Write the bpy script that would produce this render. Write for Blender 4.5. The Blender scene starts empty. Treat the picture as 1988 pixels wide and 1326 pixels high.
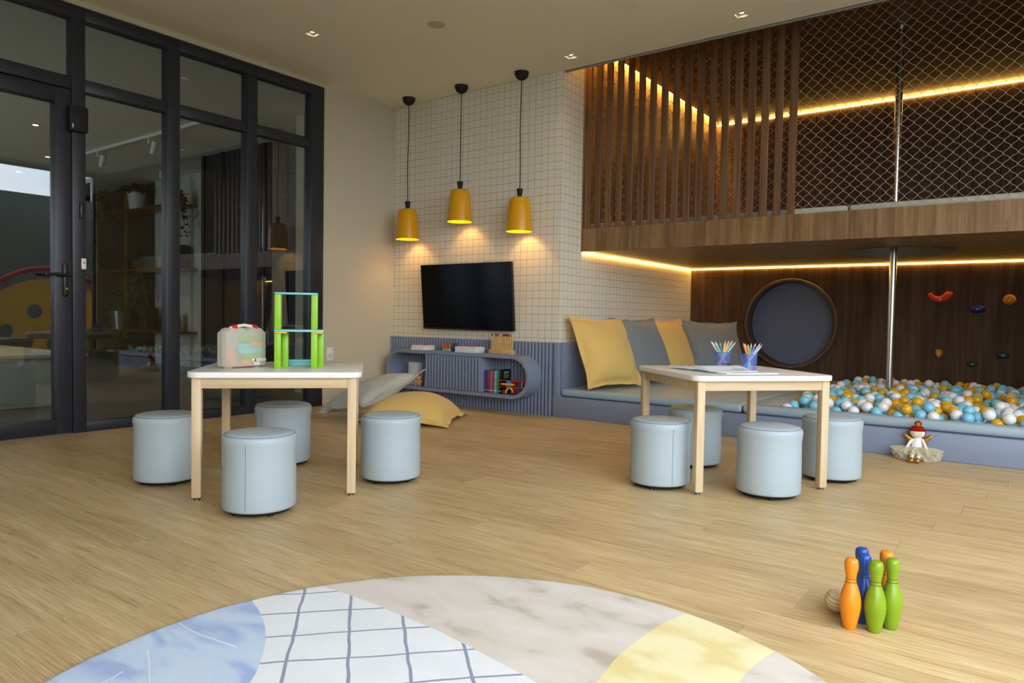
import bpy, bmesh, math, random
from mathutils import Vector, Matrix, noise as mnoise
random.seed(11)
PI = math.pi
S = bpy.context.scene
COL = S.collection

# ------------------------------------------------------------------ camera
CAM_H = 0.86
YAW, PITCH, ROLL = 0.635308, 0.0341232, 0.0164233
fw = Vector((-math.sin(YAW) * math.cos(PITCH), math.cos(YAW) * math.cos(PITCH), -math.sin(PITCH)))
rt = Vector((math.cos(YAW), math.sin(YAW), 0))
up = rt.cross(fw)
rt2 = rt * math.cos(ROLL) + up * math.sin(ROLL)
up2 = up * math.cos(ROLL) - rt * math.sin(ROLL)
cam = bpy.data.cameras.new('camera')
cam.sensor_width = 36.0
cam.lens = 1383.247 / 1988 * 36
cam.clip_start = 0.02
camo = bpy.data.objects.new('camera', cam)
COL.objects.link(camo)
camo.matrix_world = Matrix(((rt2.x, up2.x, -fw.x, 0), (rt2.y, up2.y, -fw.y, 0), (rt2.z, up2.z, -fw.z, CAM_H), (0, 0, 0, 1)))
S.camera = camo

# ------------------------------------------------------------------ sky, window daylight, exposure
SKY = 7.5
w = bpy.data.worlds.new('sky'); S.world = w; w.use_nodes = True
nt = w.node_tree; nt.nodes.clear()
wo = nt.nodes.new('ShaderNodeOutputWorld'); bg = nt.nodes.new('ShaderNodeBackground')
tc = nt.nodes.new('ShaderNodeTexCoord'); nz = nt.nodes.new('ShaderNodeTexNoise'); cr = nt.nodes.new('ShaderNodeValToRGB')
nz.inputs['Scale'].default_value = 3.2; nz.inputs['Detail'].default_value = 5
cr.color_ramp.elements[0].position = 0.38; cr.color_ramp.elements[0].color = (0.62, 0.78, 1.0, 1)
cr.color_ramp.elements[1].position = 0.62; cr.color_ramp.elements[1].color = (1.0, 1.0, 1.0, 1)
nt.links.new(tc.outputs['Generated'], nz.inputs['Vector']); nt.links.new(nz.outputs[0], cr.inputs[0])
nt.links.new(cr.outputs[0], bg.inputs[0]); bg.inputs[1].default_value = SKY
nt.links.new(bg.outputs[0], wo.inputs[0])

def portal(loc, rot, sx, sy):
    l = bpy.data.lights.new('window_portal', 'AREA'); l.shape = 'RECTANGLE'; l.size = sx; l.size_y = sy
    l.cycles.is_portal = True
    o = bpy.data.objects.new('window_portal', l); COL.objects.link(o); o.location = loc; o.rotation_euler = rot
portal((0.98, 1.1, 1.48), (0, PI / 2, 0), 2.95, 8.0)          # terrace opening along the right side, facing into the room
portal((-10.0, -2.98, 1.4), (PI / 2, 0, 0), 3.0, 2.6)          # unseen opening added to light the room behind the glass

S.view_settings.view_transform = 'Standard'; S.view_settings.look = 'None'
S.view_settings.exposure = 0.06; S.view_settings.gamma = 1.0
S.view_settings.use_curve_mapping = False
S.cycles.use_denoising = True
S.cycles.max_bounces = 10; S.cycles.diffuse_bounces = 5; S.cycles.transparent_max_bounces = 16
S.cycles.sample_clamp_indirect = 6.0
S.cycles.caustics_reflective = False; S.cycles.caustics_refractive = False

# ------------------------------------------------------------------ materials
def lin(c):
    return tuple((x / 255 / 12.92) if x / 255 <= 0.04045 else ((x / 255 + 0.055) / 1.055) ** 2.4 for x in c)

MATS = {}
class NT:
    def __init__(s, name):
        s.m = bpy.data.materials.new(name); s.m.use_nodes = True
        s.nt = s.m.node_tree; s.nt.nodes.clear()
        s.out = s.n('ShaderNodeOutputMaterial')
    def n(s, t, **k):
        x = s.nt.nodes.new(t)
        for a, b in k.items(): setattr(x, a, b)
        return x
    def put(s, sock, v):
        if isinstance(v, bpy.types.NodeSocket): s.nt.links.new(v, sock)
        elif v is not None:
            if sock.type == 'RGBA' and len(v) == 3: v = (*v, 1)
            sock.default_value = v
    def math(s, op, a, b=None, clamp=False):
        x = s.n('ShaderNodeMath', operation=op, use_clamp=clamp)
        s.put(x.inputs[0], a)
        if b is not None: s.put(x.inputs[1], b)
        return x.outputs[0]
    def mix(s, f, a, b, mode='MIX'):
        x = s.n('ShaderNodeMixRGB', blend_type=mode)
        s.put(x.inputs[0], f); s.put(x.inputs[1], a); s.put(x.inputs[2], b)
        return x.outputs[0]
    def noise(s, vec, scale=5, detail=4, rough=0.5, dist=0.0):
        x = s.n('ShaderNodeTexNoise'); s.put(x.inputs['Vector'], vec)
        x.inputs['Scale'].default_value = scale; x.inputs['Detail'].default_value = detail
        x.inputs['Roughness'].default_value = rough; x.inputs['Distortion'].default_value = dist
        return x.outputs[0]
    def ramp(s, f, stops):
        x = s.n('ShaderNodeValToRGB'); e = x.color_ramp.elements
        while len(e) < len(stops): e.new(0.5)
        for i, (p, c) in enumerate(stops): e[i].position = p; e[i].color = (*c, 1)
        s.put(x.inputs[0], f)
        return x.outputs[0]
    def mapping(s, vec, scale=(1, 1, 1), loc=(0, 0, 0)):
        x = s.n('ShaderNodeMapping'); s.put(x.inputs[0], vec)
        s.put(x.inputs['Location'], loc); s.put(x.inputs['Scale'], scale)
        return x.outputs[0]
    def coord(s, which='Object'):
        return s.n('ShaderNodeTexCoord').outputs[which]
    def xyz(s, vec):
        x = s.n('ShaderNodeSeparateXYZ'); s.put(x.inputs[0], vec); return x.outputs
    def bump(s, h, strength=0.2, dist=0.01):
        x = s.n('ShaderNodeBump'); s.put(x.inputs['Height'], h)
        x.inputs['Strength'].default_value = strength; x.inputs['Distance'].default_value = dist
        return x.outputs[0]
    def bsdf(s, col, rough=0.5, metal=0.0, spec=0.5, normal=None, **k):
        b = s.n('ShaderNodeBsdfPrincipled')
        s.put(b.inputs['Base Color'], col); s.put(b.inputs['Roughness'], rough); s.put(b.inputs['Metallic'], metal)
        b.inputs['Specular IOR Level'].default_value = spec
        if normal is not None: s.put(b.inputs['Normal'], normal)
        for a, v in k.items(): s.put(b.inputs[a.replace('_', ' ')], v)
        return b.outputs[0]
    def done(s, sh):
        s.nt.links.new(sh, s.out.inputs[0]); MATS[s.m.name] = s.m
        return s.m

def plain(name, c, rough=0.5, metal=0.0, spec=0.5, var=0.06, scale=30, bump=0.0, bscale=200, **k):
    """a paint, plastic, fabric or metal with a little procedural unevenness"""
    t = NT(name); c = lin(c); v = t.coord()
    f = t.noise(v, scale, 3)
    col = t.mix(f, tuple(x * (1 - var) for x in c), tuple(min(1, x * (1 + var)) for x in c))
    nrm = t.bump(t.noise(v, bscale, 3), bump, 0.002) if bump else None
    return t.done(t.bsdf(col, rough, metal, spec, nrm, **k))

def wood(name, dark, mid, light, scale=(14, 14, 1.2), rough=0.45, spec=0.4, rnd=True, bump=0.05, fine=1.0):
    """grain runs along the axis with the smallest scale"""
    t = NT(name); v = t.coord()
    if rnd:
        r = t.n('ShaderNodeObjectInfo').outputs['Random']
        x = t.n('ShaderNodeVectorMath', operation='ADD'); t.put(x.inputs[0], v)
        cb = t.n('ShaderNodeCombineXYZ')
        for i, q in enumerate((37.0, 91.0, 53.0)): t.put(cb.inputs[i], t.math('MULTIPLY', r, q))
        t.put(x.inputs[1], cb.outputs[0]); v = x.outputs[0]
    m = t.mapping(v, scale)
    a = t.noise(m, 1.0, 5, 0.6, 0.6)
    b = t.noise(t.mapping(v, tuple(q * (7 if q > 4 else 2.2) for q in scale)), 1.0, 3, 0.6)
    f = t.math('ADD', t.math('MULTIPLY', a, 0.72), t.math('MULTIPLY', b, 0.28 * fine))
    col = t.ramp(f, [(0.30, lin(dark)), (0.5, lin(mid)), (0.68, lin(light))])
    if rnd:
        col = t.mix(1.0, col, t.ramp(r, [(0, (0.86, 0.86, 0.86)), (1, (1.06, 1.06, 1.06))]), 'MULTIPLY')
    return t.done(t.bsdf(col, rough, 0, spec, t.bump(b, bump, 0.003)))

def emit(name, c, strength):
    t = NT(name); e = t.n('ShaderNodeEmission'); t.put(e.inputs[0], lin(c)); e.inputs[1].default_value = strength
    return t.done(e.outputs[0])

def glass(name, tint, rough=0.0):
    t = NT(name)
    g = t.n('ShaderNodeNewGeometry').outputs['Backfacing']
    fr = t.n('ShaderNodeFresnel')
    t.put(fr.inputs[0], t.math('ADD', 1.85, t.math('MULTIPLY', g, 1 / 1.85 - 1.85)))
    tr = t.n('ShaderNodeBsdfTransparent'); t.put(tr.inputs[0], tint)
    gl = t.n('ShaderNodeBsdfGlossy'); gl.inputs['Roughness'].default_value = rough
    mx = t.n('ShaderNodeMixShader'); t.put(mx.inputs[0], fr.outputs[0])
    t.nt.links.new(tr.outputs[0], mx.inputs[1]); t.nt.links.new(gl.outputs[0], mx.inputs[2])
    return t.done(mx.outputs[0])

def wallpaper(name, axis):
    """cream paper printed with a fine hand-drawn square grid, 7 cm pitch"""
    t = NT(name); v = t.coord(); X = t.xyz(v)
    wob = t.math('MULTIPLY', t.math('SUBTRACT', t.noise(v, 9, 2), 0.5), 0.010)
    def line(u, off, wd):
        q = t.math('DIVIDE', t.math('ADD', t.math('ADD', u, off), wob), 0.07)
        d = t.math('ABSOLUTE', t.math('SUBTRACT', t.math('FRACT', q), 0.5))
        return t.math('GREATER_THAN', d, 0.5 - wd / 0.14)
    l1 = line(X[axis], 10 * 0.07 + (3.36 if axis == 0 else -5.235) - 0.0, 0.0030)
    l2 = line(X[2], 10 * 0.07 - 2.989, 0.0030)
    l = t.math('MULTIPLY', t.math('MAXIMUM', l1, l2), t.math('ADD', 0.45, t.math('MULTIPLY', t.noise(v, 14, 2), 0.7)), True)
    base = t.mix(t.noise(v, 3, 3), lin((220, 215, 197)), lin((229, 225, 208)))
    return t.done(t.bsdf(t.mix(l, base, lin((112, 100, 92))), 0.75, 0, 0.25))

def rugmat():
    t = NT('rug_pile'); v = t.coord(); X = t.xyz(v)
    wob = t.math('MULTIPLY', t.math('SUBTRACT', t.noise(v, 6, 2), 0.5), 0.022)
    def inside(cx, cy, r):
        dx = t.math('SUBTRACT', X[0], cx); dy = t.math('SUBTRACT', X[1], cy)
        d = t.math('SQRT', t.math('ADD', t.math('MULTIPLY', dx, dx), t.math('MULTIPLY', dy, dy)))
        return t.math('LESS_THAN', t.math('ADD', d, t.math('MULTIPLY', wob, 0.4)), r)
    def lines(nx, ny, off, p, wd):
        d = t.math('ADD', t.math('MULTIPLY', X[0], nx), t.math('MULTIPLY', X[1], ny))
        q = t.math('DIVIDE', t.math('ADD', t.math('ADD', d, off + 40 * p + p / 2), wob), p)
        return t.math('LESS_THAN', t.math('ABSOLUTE', t.math('SUBTRACT', t.math('FRACT', q), 0.5)), wd / p / 2)
    brush = t.noise(t.mapping(v, (2.6, 4.2, 1)), 2.2, 3, 0.45, 0.3)
    fine = t.noise(v, 150, 5, 0.75)
    beige = t.ramp(brush, [(0.30, lin((186, 168, 146))), (0.42, lin((216, 203, 186))), (0.7, lin((228, 217, 202)))])
    yellow = t.ramp(brush, [(0.36, lin((232, 209, 132))), (0.5, lin((244, 228, 168))), (0.7, lin((246, 233, 182)))])
    blue = t.ramp(t.noise(t.mapping(v, (2.0, 4.5, 1)), 2.0, 3, 0.5, 0.6), [(0.38, lin((156, 180, 222))), (0.52, lin((192, 212, 234))), (0.7, lin((200, 218, 234)))])
    white = t.mix(brush, lin((226, 228, 228)), lin((244, 245, 244)))
    grid = t.math('MAXIMUM', lines(0.667, 0.745, 0.174, 0.1443, 0.0085), lines(0.733, -0.68, 2.212, 0.1463, 0.0075))
    white = t.mix(grid, white, lin((138, 143, 164)))
    col = t.mix(inside(0.296, 1.675, 1.1188), beige, yellow)
    col = t.mix(inside(0.296, 1.675, 0.832), col, beige)
    col = t.mix(inside(-1.605, -1.739, 3.165), col, white)
    col = t.mix(inside(-2.084, 0.398, 0.8565), col, blue)
    col = t.mix(t.math('MULTIPLY', t.math('POWER', fine, 2.0), 0.20), col, (0.34, 0.31, 0.28))
    nrm = t.bump(t.math('ADD', fine, t.math('MULTIPLY', brush, 0.8)), 0.5, 0.005)
    return t.done(t.bsdf(col, 0.95, 0, 0.1, nrm, Sheen_Weight=0.25))

def floormat():
    """oak-look vinyl plank, unit plank coordinates, shifted per plank"""
    t = NT('oak_plank'); v = t.coord()
    r = t.n('ShaderNodeObjectInfo').outputs['Random']
    cb = t.n('ShaderNodeCombineXYZ')
    for i, q in enumerate((57.0, 131.0, 0.0)): t.put(cb.inputs[i], t.math('MULTIPLY', r, q))
    x = t.n('ShaderNodeVectorMath', operation='ADD'); t.put(x.inputs[0], v); t.put(x.inputs[1], cb.outputs[0]); v = x.outputs[0]
    a = t.noise(t.mapping(v, (2.6, 4.5, 1)), 1, 4, 0.55, 0.5)
    b = t.noise(t.mapping(v, (5.0, 30, 1)), 1, 5, 0.7, 0.25)
    c = t.noise(t.mapping(v, (14, 90, 1)), 1, 3, 0.6)
    f = t.math('ADD', t.math('MULTIPLY', a, 0.25), t.math('ADD', t.math('MULTIPLY', b, 0.45), t.math('MULTIPLY', c, 0.3)))
    col = t.ramp(f, [(0.36, lin((142, 112, 72))), (0.46, lin((194, 164, 115))), (0.54, lin((211, 184, 136))), (0.64, lin((230, 209, 167)))])
    col = t.mix(1.0, col, t.ramp(r, [(0, (0.90, 0.89, 0.87)), (1, (1.05, 1.05, 1.05))]), 'MULTIPLY')
    rough = t.math('ADD', 0.36, t.math('MULTIPLY', b, 0.16))
    return t.done(t.bsdf(col, rough, 0, 0.42, t.bump(b, 0.07, 0.002)))

M = {}
M['floor'] = floormat()
M['sub'] = plain('subfloor', (60, 45, 32), 0.8)
M['ceil'] = plain('ceiling_paint', (236, 233, 218), 0.85, spec=0.2, var=0.02, scale=2)
M['cream'] = plain('cream_wall_paint', (196, 190, 169), 0.8, spec=0.2, var=0.02, scale=2)
M['base'] = plain('baseboard_paint', (214, 206, 190), 0.5)
M['paper_tv'] = wallpaper('grid_wallpaper_front', 0)
M['paper_side'] = wallpaper('grid_wallpaper_side', 1)
M['grey_blue'] = plain('grey_blue_lacquer', (130, 141, 162), 0.42, spec=0.4, var=0.025, scale=4)
M['frame'] = plain('anthracite_aluminium', (36, 39, 48), 0.38, spec=0.5, var=0.05)
M['black'] = plain('black_plastic', (14, 14, 15), 0.4)
M['matt_black'] = plain('matt_black', (10, 10, 11), 0.7)
M['glass'] = glass('tinted_glass', (0.66, 0.69, 0.67))
M['white_pl'] = plain('white_plastic', (228, 227, 222), 0.4)
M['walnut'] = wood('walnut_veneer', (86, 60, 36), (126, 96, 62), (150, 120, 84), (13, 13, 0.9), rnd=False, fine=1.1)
M['walnut_shaded'] = wood('walnut_veneer_shaded', (52, 36, 24), (76, 57, 41), (94, 74, 55), (13, 13, 0.9), rnd=False, fine=1.1, spec=0.15, rough=0.55)  # same veneer as the fascia, darkened to put the alcove's shade into colour
M['walnut_s'] = wood('walnut_slat', (74, 50, 32), (106, 76, 50), (130, 98, 68), (26, 26, 0.9), rnd=True)
M['walnut_d'] = wood('walnut_dark_board', (72, 54, 43), (94, 74, 60), (110, 89, 73), (16, 16, 0.9), rnd=True)
M['beech'] = wood('beech_wood', (196, 168, 128), (216, 192, 154), (226, 206, 172), (20, 20, 1.4), rough=0.5, rnd=True, bump=0.02)
M['beech_x'] = wood('beech_wood_rail', (196, 168, 128), (216, 192, 154), (226, 206, 172), (1.4, 20, 20), rough=0.5, rnd=True, bump=0.02)
M['white_top'] = plain('white_laminate', (242, 241, 238), 0.32, spec=0.45, var=0.01)
M['steel'] = plain('brushed_steel', (196, 194, 190), 0.22, 1.0, var=0.03)
M['steel_dull'] = plain('dull_steel', (150, 150, 145), 0.4, 1.0)
M['vinyl'] = plain('pale_blue_grey_vinyl', (173, 187, 193), 0.42, spec=0.4, var=0.02, scale=5, bump=0.05, bscale=300)
M['seam'] = plain('grey_thread', (118, 132, 140), 0.8)
M['mat'] = plain('bench_mat_vinyl', (158, 176, 184), 0.40, spec=0.45, var=0.02, scale=5)
M['pad_loft'] = plain('loft_mat_vinyl', (178, 178, 160), 0.5, var=0.03)
M['mustard'] = plain('mustard_linen', (226, 190, 112), 0.9, spec=0.15, var=0.05, scale=60, bump=0.25, bscale=600, Sheen_Weight=0.15)
M['greyfab'] = plain('blue_grey_linen', (128, 137, 140), 0.9, spec=0.15, var=0.05, scale=60, bump=0.25, bscale=600, Sheen_Weight=0.15)
M['palefab'] = plain('pale_grey_linen', (186, 188, 180), 0.9, spec=0.15, var=0.05, scale=60, bump=0.25, bscale=600, Sheen_Weight=0.15)
M['rug'] = rugmat()
M['stroke'] = plain('cream_pile', (222, 226, 226), 0.95, spec=0.1)
M['shade'] = plain('yellow_enamel', (222, 160, 12), 0.24, spec=0.5, var=0.02)
M['shade_in'] = plain('yellow_enamel_inside', (255, 205, 20), 0.5, var=0.01)
M['screen'] = plain('tv_screen', (3, 3, 4), 0.2, spec=0.12, var=0.0)
M['led'] = emit('warm_led', (255, 190, 84), 42.0)
M['led_cove'] = emit('warm_led_cove', (255, 184, 70), 360.0)
M['bulb'] = emit('warm_bulb', (255, 206, 120), 60.0)
M['lamp_face'] = emit('downlight_lamp', (255, 244, 222), 14.0)
M['brass'] = plain('brass', (150, 118, 52), 0.35, 0.9)
M['net'] = plain('natural_rope', (186, 168, 132), 0.7)
M['ball_w'] = plain('white_ball_plastic', (236, 234, 230), 0.28, var=0.02)
M['ball_b'] = plain('sky_blue_ball_plastic', (130, 200, 222), 0.28, var=0.02)
M['ball_y'] = plain('mustard_ball_plastic', (222, 168, 28), 0.28, var=0.02)
def col(name, c, rough=0.45, **k):
    if name not in M: M[name] = plain(name, c, rough, **k)
    return M[name]

# ------------------------------------------------------------------ mesh helpers
class MB:
    def __init__(s): s.v = []; s.f = []; s.mi = []; s.cur = 0
    def add(s, vs, fs):
        b = len(s.v); s.v += [tuple(x) for x in vs]; s.f += [tuple(i + b for i in q) for q in fs]; s.mi += [s.cur] * len(fs)
        return s
    def box(s, c, d, rot=None):
        hx, hy, hz = d[0] / 2, d[1] / 2, d[2] / 2
        vs = [Vector((x, y, z)) for z in (-hz, hz) for y in (-hy, hy) for x in (-hx, hx)]
        if rot is not None: vs = [rot @ q for q in vs]
        return s.add([q + Vector(c) for q in vs], [(0, 2, 3, 1), (4, 5, 7, 6), (0, 1, 5, 4), (1, 3, 7, 5), (3, 2, 6, 7), (2, 0, 4, 6)])
    def bb(s, x0, x1, y0, y1, z0, z1):
        return s.box(((x0 + x1) / 2, (y0 + y1) / 2, (z0 + z1) / 2), (x1 - x0, y1 - y0, z1 - z0))
    def lathe(s, prof, n=32, o=(0, 0, 0), cap=True, rot=None):
        vs, fs = [], []
        for r, z in prof:
            for k in range(n):
                a = 2 * PI * k / n; q = Vector((r * math.cos(a), r * math.sin(a), z))
                if rot is not None: q = rot @ q
                vs.append(q + Vector(o))
        for i in range(len(prof) - 1):
            for k in range(n):
                k2 = (k + 1) % n; fs.append((i * n + k, i * n + k2, (i + 1) * n + k2, (i + 1) * n + k))
        if cap:
            if prof[0][0] > 1e-5: fs.append(tuple(reversed(range(n))))
            if prof[-1][0] > 1e-5: fs.append(tuple((len(prof) - 1) * n + k for k in range(n)))
        return s.add(vs, fs)
    def tube(s, pts, r, n=8, cap=True):
        pts = [Vector(p) for p in pts]; vs, fs = [], []
        rr = r if isinstance(r, (list, tuple)) else [r] * len(pts)
        ref = None
        for i, p in enumerate(pts):
            t = (pts[min(i + 1, len(pts) - 1)] - pts[max(i - 1, 0)]).normalized()
            if ref is None: ref = Vector((0, 0, 1)) if abs(t.z) < 0.9 else Vector((1, 0, 0))
            a = t.cross(ref).normalized(); b = t.cross(a).normalized(); ref = -b if False else a.cross(t)
            for k in range(n):
                q = 2 * PI * k / n; vs.append(p + (a * math.cos(q) + b * math.sin(q)) * rr[i])
        for i in range(len(pts) - 1):
            for k in range(n):
                k2 = (k + 1) % n; fs.append((i * n + k, (i + 1) * n + k, (i + 1) * n + k2, i * n + k2))
        if cap: fs += [tuple(range(n)), tuple((len(pts) - 1) * n + k for k in reversed(range(n)))]
        return s.add(vs, fs)
    def prism(s, poly, z0, z1, fn=None):
        n = len(poly); vs = [Vector((x, y, z)) for z in (z0, z1) for x, y in poly]
        if fn: vs = [fn(q) for q in vs]
        return s.add(vs, [tuple(reversed(range(n))), tuple(range(n, 2 * n))] + [(k, (k + 1) % n, n + (k + 1) % n, n + k) for k in range(n)])
    def sphere(s, c, r, nu=16, nv=10, sc=(1, 1, 1), rot=None):
        pr = [(max(1e-6, math.sin(PI * i / nv)), -math.cos(PI * i / nv)) for i in range(nv + 1)]
        b = len(s.v); s.lathe(pr, nu, cap=False)
        for i in range(b, len(s.v)):
            q = Vector((s.v[i][0] * r * sc[0], s.v[i][1] * r * sc[1], s.v[i][2] * r * sc[2]))
            if rot is not None: q = rot @ q
            s.v[i] = tuple(q + Vector(c))
        return s
    def mesh(s, name, bevel=0, seg=2, smooth=True, ang=35):
        me = bpy.data.meshes.new(name); me.from_pydata(s.v, [], s.f)
        if max(s.mi, default=0): me.polygons.foreach_set('material_index', s.mi)
        if bevel:
            bm = bmesh.new(); bm.from_mesh(me)
            es = [e for e in bm.edges if len(e.link_faces) == 2 and e.calc_face_angle(0) > 0.5]
            bmesh.ops.bevel(bm, geom=es, offset=bevel, segments=seg, profile=0.5, affect='EDGES')
            bm.to_mesh(me); bm.free()
        if smooth:
            me.polygons.foreach_set('use_smooth', [True] * len(me.polygons)); me.set_sharp_from_angle(angle=math.radians(ang))
        me.update()
        return me
    def build(s, name, mat, parent=None, **k):
        return link(name, s.mesh(name, **k), mat, parent)

def link(name, me, mat, parent=None):
    if mat is not None:
        for m_ in (mat if isinstance(mat, (list, tuple)) else [mat]):
            if m_.name not in me.materials: me.materials.append(m_)
    o = bpy.data.objects.new(name, me); COL.objects.link(o)
    if parent is not None: o.parent = parent
    return o
def tag(o, label, cat, group=None, kind=None):
    o['label'] = label; o['category'] = cat
    if group: o['group'] = group
    if kind: o['kind'] = kind
    return o
def thing(name, label, cat, loc=(0, 0, 0), rz=0.0, group=None, kind=None):
    o = bpy.data.objects.new(name, None); COL.objects.link(o); o.empty_display_size = 0.05
    o.location = loc; o.rotation_euler = (0, 0, rz)
    return tag(o, label, cat, group, kind)
def copy_tree(o, parent=None):
    c = o.copy(); COL.objects.link(c)
    if parent is not None: c.parent = parent
    for ch in o.children: copy_tree(ch, c)
    return c
def struct(name, mb, mat, label, cat, **k):
    o = mb.build(name, mat, **k)
    return tag(o, label, cat, kind='structure')
def frame3(o, x, y, z=None):
    """rotation matrix with local x, y along the given world directions"""
    x = Vector(x).normalized(); y = Vector(y); y = (y - x * y.dot(x)).normalized(); z = x.cross(y)
    return Matrix(((x.x, y.x, z.x, o[0]), (x.y, y.y, z.y, o[1]), (x.z, y.z, z.z, o[2]), (0, 0, 0, 1)))
def rrect(w_, h_, r, n=6):
    p = []
    for cx, cy, a0 in ((w_ / 2 - r, h_ / 2 - r, 0), (-w_ / 2 + r, h_ / 2 - r, PI / 2), (-w_ / 2 + r, -h_ / 2 + r, PI), (w_ / 2 - r, -h_ / 2 + r, 1.5 * PI)):
        for k in range(n + 1):
            a = a0 + PI / 2 * k / n; p.append((cx + r * math.cos(a), cy + r * math.sin(a)))
    return p
def text_mesh(name, s, size, mat, parent, mw, depth=0.0006, bold=0.0):
    cu = bpy.data.curves.new(name, 'FONT'); cu.body = s; cu.size = size; cu.extrude = depth; cu.offset = bold; cu.align_x = 'CENTER'; cu.align_y = 'CENTER'
    o = bpy.data.objects.new(name, cu); COL.objects.link(o)
    bpy.context.view_layer.update()
    me = bpy.data.meshes.new_from_object(o.evaluated_get(bpy.context.evaluated_depsgraph_get()))
    bpy.data.objects.remove(o)
    q = link(name, me, mat, parent); q.matrix_local = mw
    return q

# ================================================================== THE SETTING
XL, YT, XS, ZC, YB, YB2, XR = -5.40, 5.235, -3.36, 2.994, 8.13, 8.85, 0.95
ZS0, ZS1, YFAS, ZLC = 1.463, 1.668, 5.585, 3.315      # loft slab, its front, loft ceiling

# floor: a slab carrying single planks
fl = struct('floor', MB().bb(XL - 0.03, XR + 0.1, -3.1, YT + 0.06, -0.12, -0.010), M['sub'], 'warm oak-look plank floor of the playroom', 'floor', smooth=False)
plank = MB().bb(0.0, 1.0, 0.0, 1.0, -0.009, 0.0).mesh('plank', smooth=False); plank.materials.append(M['floor'])
PW, PLN = 0.2, 1.28
y = -3.0; row = 0
while y < YT - 0.01:
    x = XL - (row * 0.47 % 1.0) * PLN
    hy = min(PW, YT - y)
    while x < XR:
        a, b = max(x, XL), min(x + PLN, XR)
        if b - a > 0.04:
            p = bpy.data.objects.new('plank', plank); COL.objects.link(p); p.parent = fl
            p.location = (a + 0.0006, y + 0.0005, 0); p.scale = (b - a - 0.0012, hy - 0.001, 1)
        x += PLN
    y += PW; row += 1

# ceiling with square openings for the downlights
HOLES = [(-4.526, 3.511), (-3.143, 5.007), (-1.738, 4.99), (-2.6, 2.0), (-4.526, 1.2), (-0.8, 0.8), (0.4, 4.99), (0.6, 2.6)]
hs = 0.042
xs = sorted({XL - 0.02, XR + 0.1, *[h[0] - hs for h in HOLES], *[h[0] + hs for h in HOLES]})
ys = sorted({-3.1, YT + 0.035, *[h[1] - hs for h in HOLES], *[h[1] + hs for h in HOLES]})
cb = MB()
for i in range(len(xs) - 1):
    for j in range(len(ys) - 1):
        cx, cy = (xs[i] + xs[i + 1]) / 2, (ys[j] + ys[j + 1]) / 2
        if any(abs(cx - h[0]) < hs - 0.001 and abs(cy - h[1]) < hs - 0.001 for h in HOLES): continue
        cb.add([(xs[i], ys[j], ZC), (xs[i + 1], ys[j], ZC), (xs[i + 1], ys[j + 1], ZC), (xs[i], ys[j + 1], ZC)], [(0, 3, 2, 1)])
cb.bb(XL - 0.02, XR + 0.1, -3.1, YT + 0.035, ZC + 0.09, ZC + 0.5)
cb.bb(XL - 0.02, XR + 0.1, YT + 0.025, YT + 0.035, ZC, ZC + 0.1)
struct('ceiling', cb, M['ceil'], 'plain off-white plaster ceiling of the playroom', 'ceiling', smooth=False)
struct('trim_1', MB().bb(XS, XR, YT + 0.035, YT + 0.048, ZC - 0.012, ZC + 0.03), plain('edge_profile', (150, 152, 146), 0.5), 'thin grey profile along the ceiling edge in front of the loft', 'trim', smooth=False)

# walls
wl = struct('wall_left', MB().bb(XL - 0.14, XL, 4.315, YT + 0.1, 0, ZC + 0.3).bb(XL - 0.14, XL, -3.1, 4.315, 2.952, ZC + 0.3), M['cream'], 'cream painted wall between the dark glass front and the grid wallpaper', 'wall', smooth=False)
struct('baseboard_left', MB().bb(XL, XL + 0.010, 4.317, YT - 0.03, 0, 0.048), M['base'], 'low cream baseboard under the cream wall', 'baseboard', bevel=0.003)
struct('wall_back', MB().bb(XL - 0.14, XS - 0.0008, YT, YT + 0.12, 0, ZC + 0.3), M['paper_tv'], 'cream grid-patterned wallpaper wall behind the television', 'wall', smooth=False)
struct('wall_side', MB().bb(XS - 0.12, XS, YT + 0.0005, YB2 + 0.1, 0, ZLC + 0.15), M['paper_side'], 'cream grid-patterned side wall of the cushion alcove', 'wall', smooth=False)
# right of the camera the room opens to a terrace over its whole length
struct('wall_right', MB().bb(XR, XR + 0.12, -3.1, -2.9, 0, ZC + 0.3).bb(XR, XR + 0.12, 5.1, YB2 + 0.1, 0, ZLC + 0.2).bb(XR, XR + 0.12, -2.9, 5.1, 2.955, ZC + 0.3), M['cream'], 'cream wall with the wide terrace opening right of the camera', 'wall', smooth=False)
struct('wall_front', MB().bb(XL - 0.1, XR + 0.1, -3.12, -3.0, 0, ZC + 0.3), M['cream'], 'cream wall behind the camera', 'wall', smooth=False)
struct('sky_light_blocker', MB().bb(XR + 0.12, 3.4, 2.6, 9.0, 3.44, 3.56), M['cream'], 'unseen pale slab added above the terrace to cut sky light', 'blocker', smooth=False)  # out-of-view slab added only to hold back sky light from the right
for n_, (a, b) in enumerate([(-2.9, -0.9), (-0.9, 1.1), (1.1, 3.1), (3.1, 5.1)]):
    struct('window_%d' % (6 + n_), MB().bb(XR + 0.03, XR + 0.09, a, a + 0.035, 0, 2.955).bb(XR + 0.03, XR + 0.09, b - 0.035, b, 0, 2.955).bb(XR + 0.03, XR + 0.09, a, b, 2.915, 2.955),
           M['frame'], 'dark open terrace window frame %s' % ['nearest the rear wall', 'beside the camera', 'beside the rug', 'next to the ball pit'][n_], 'window', smooth=False)

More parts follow.
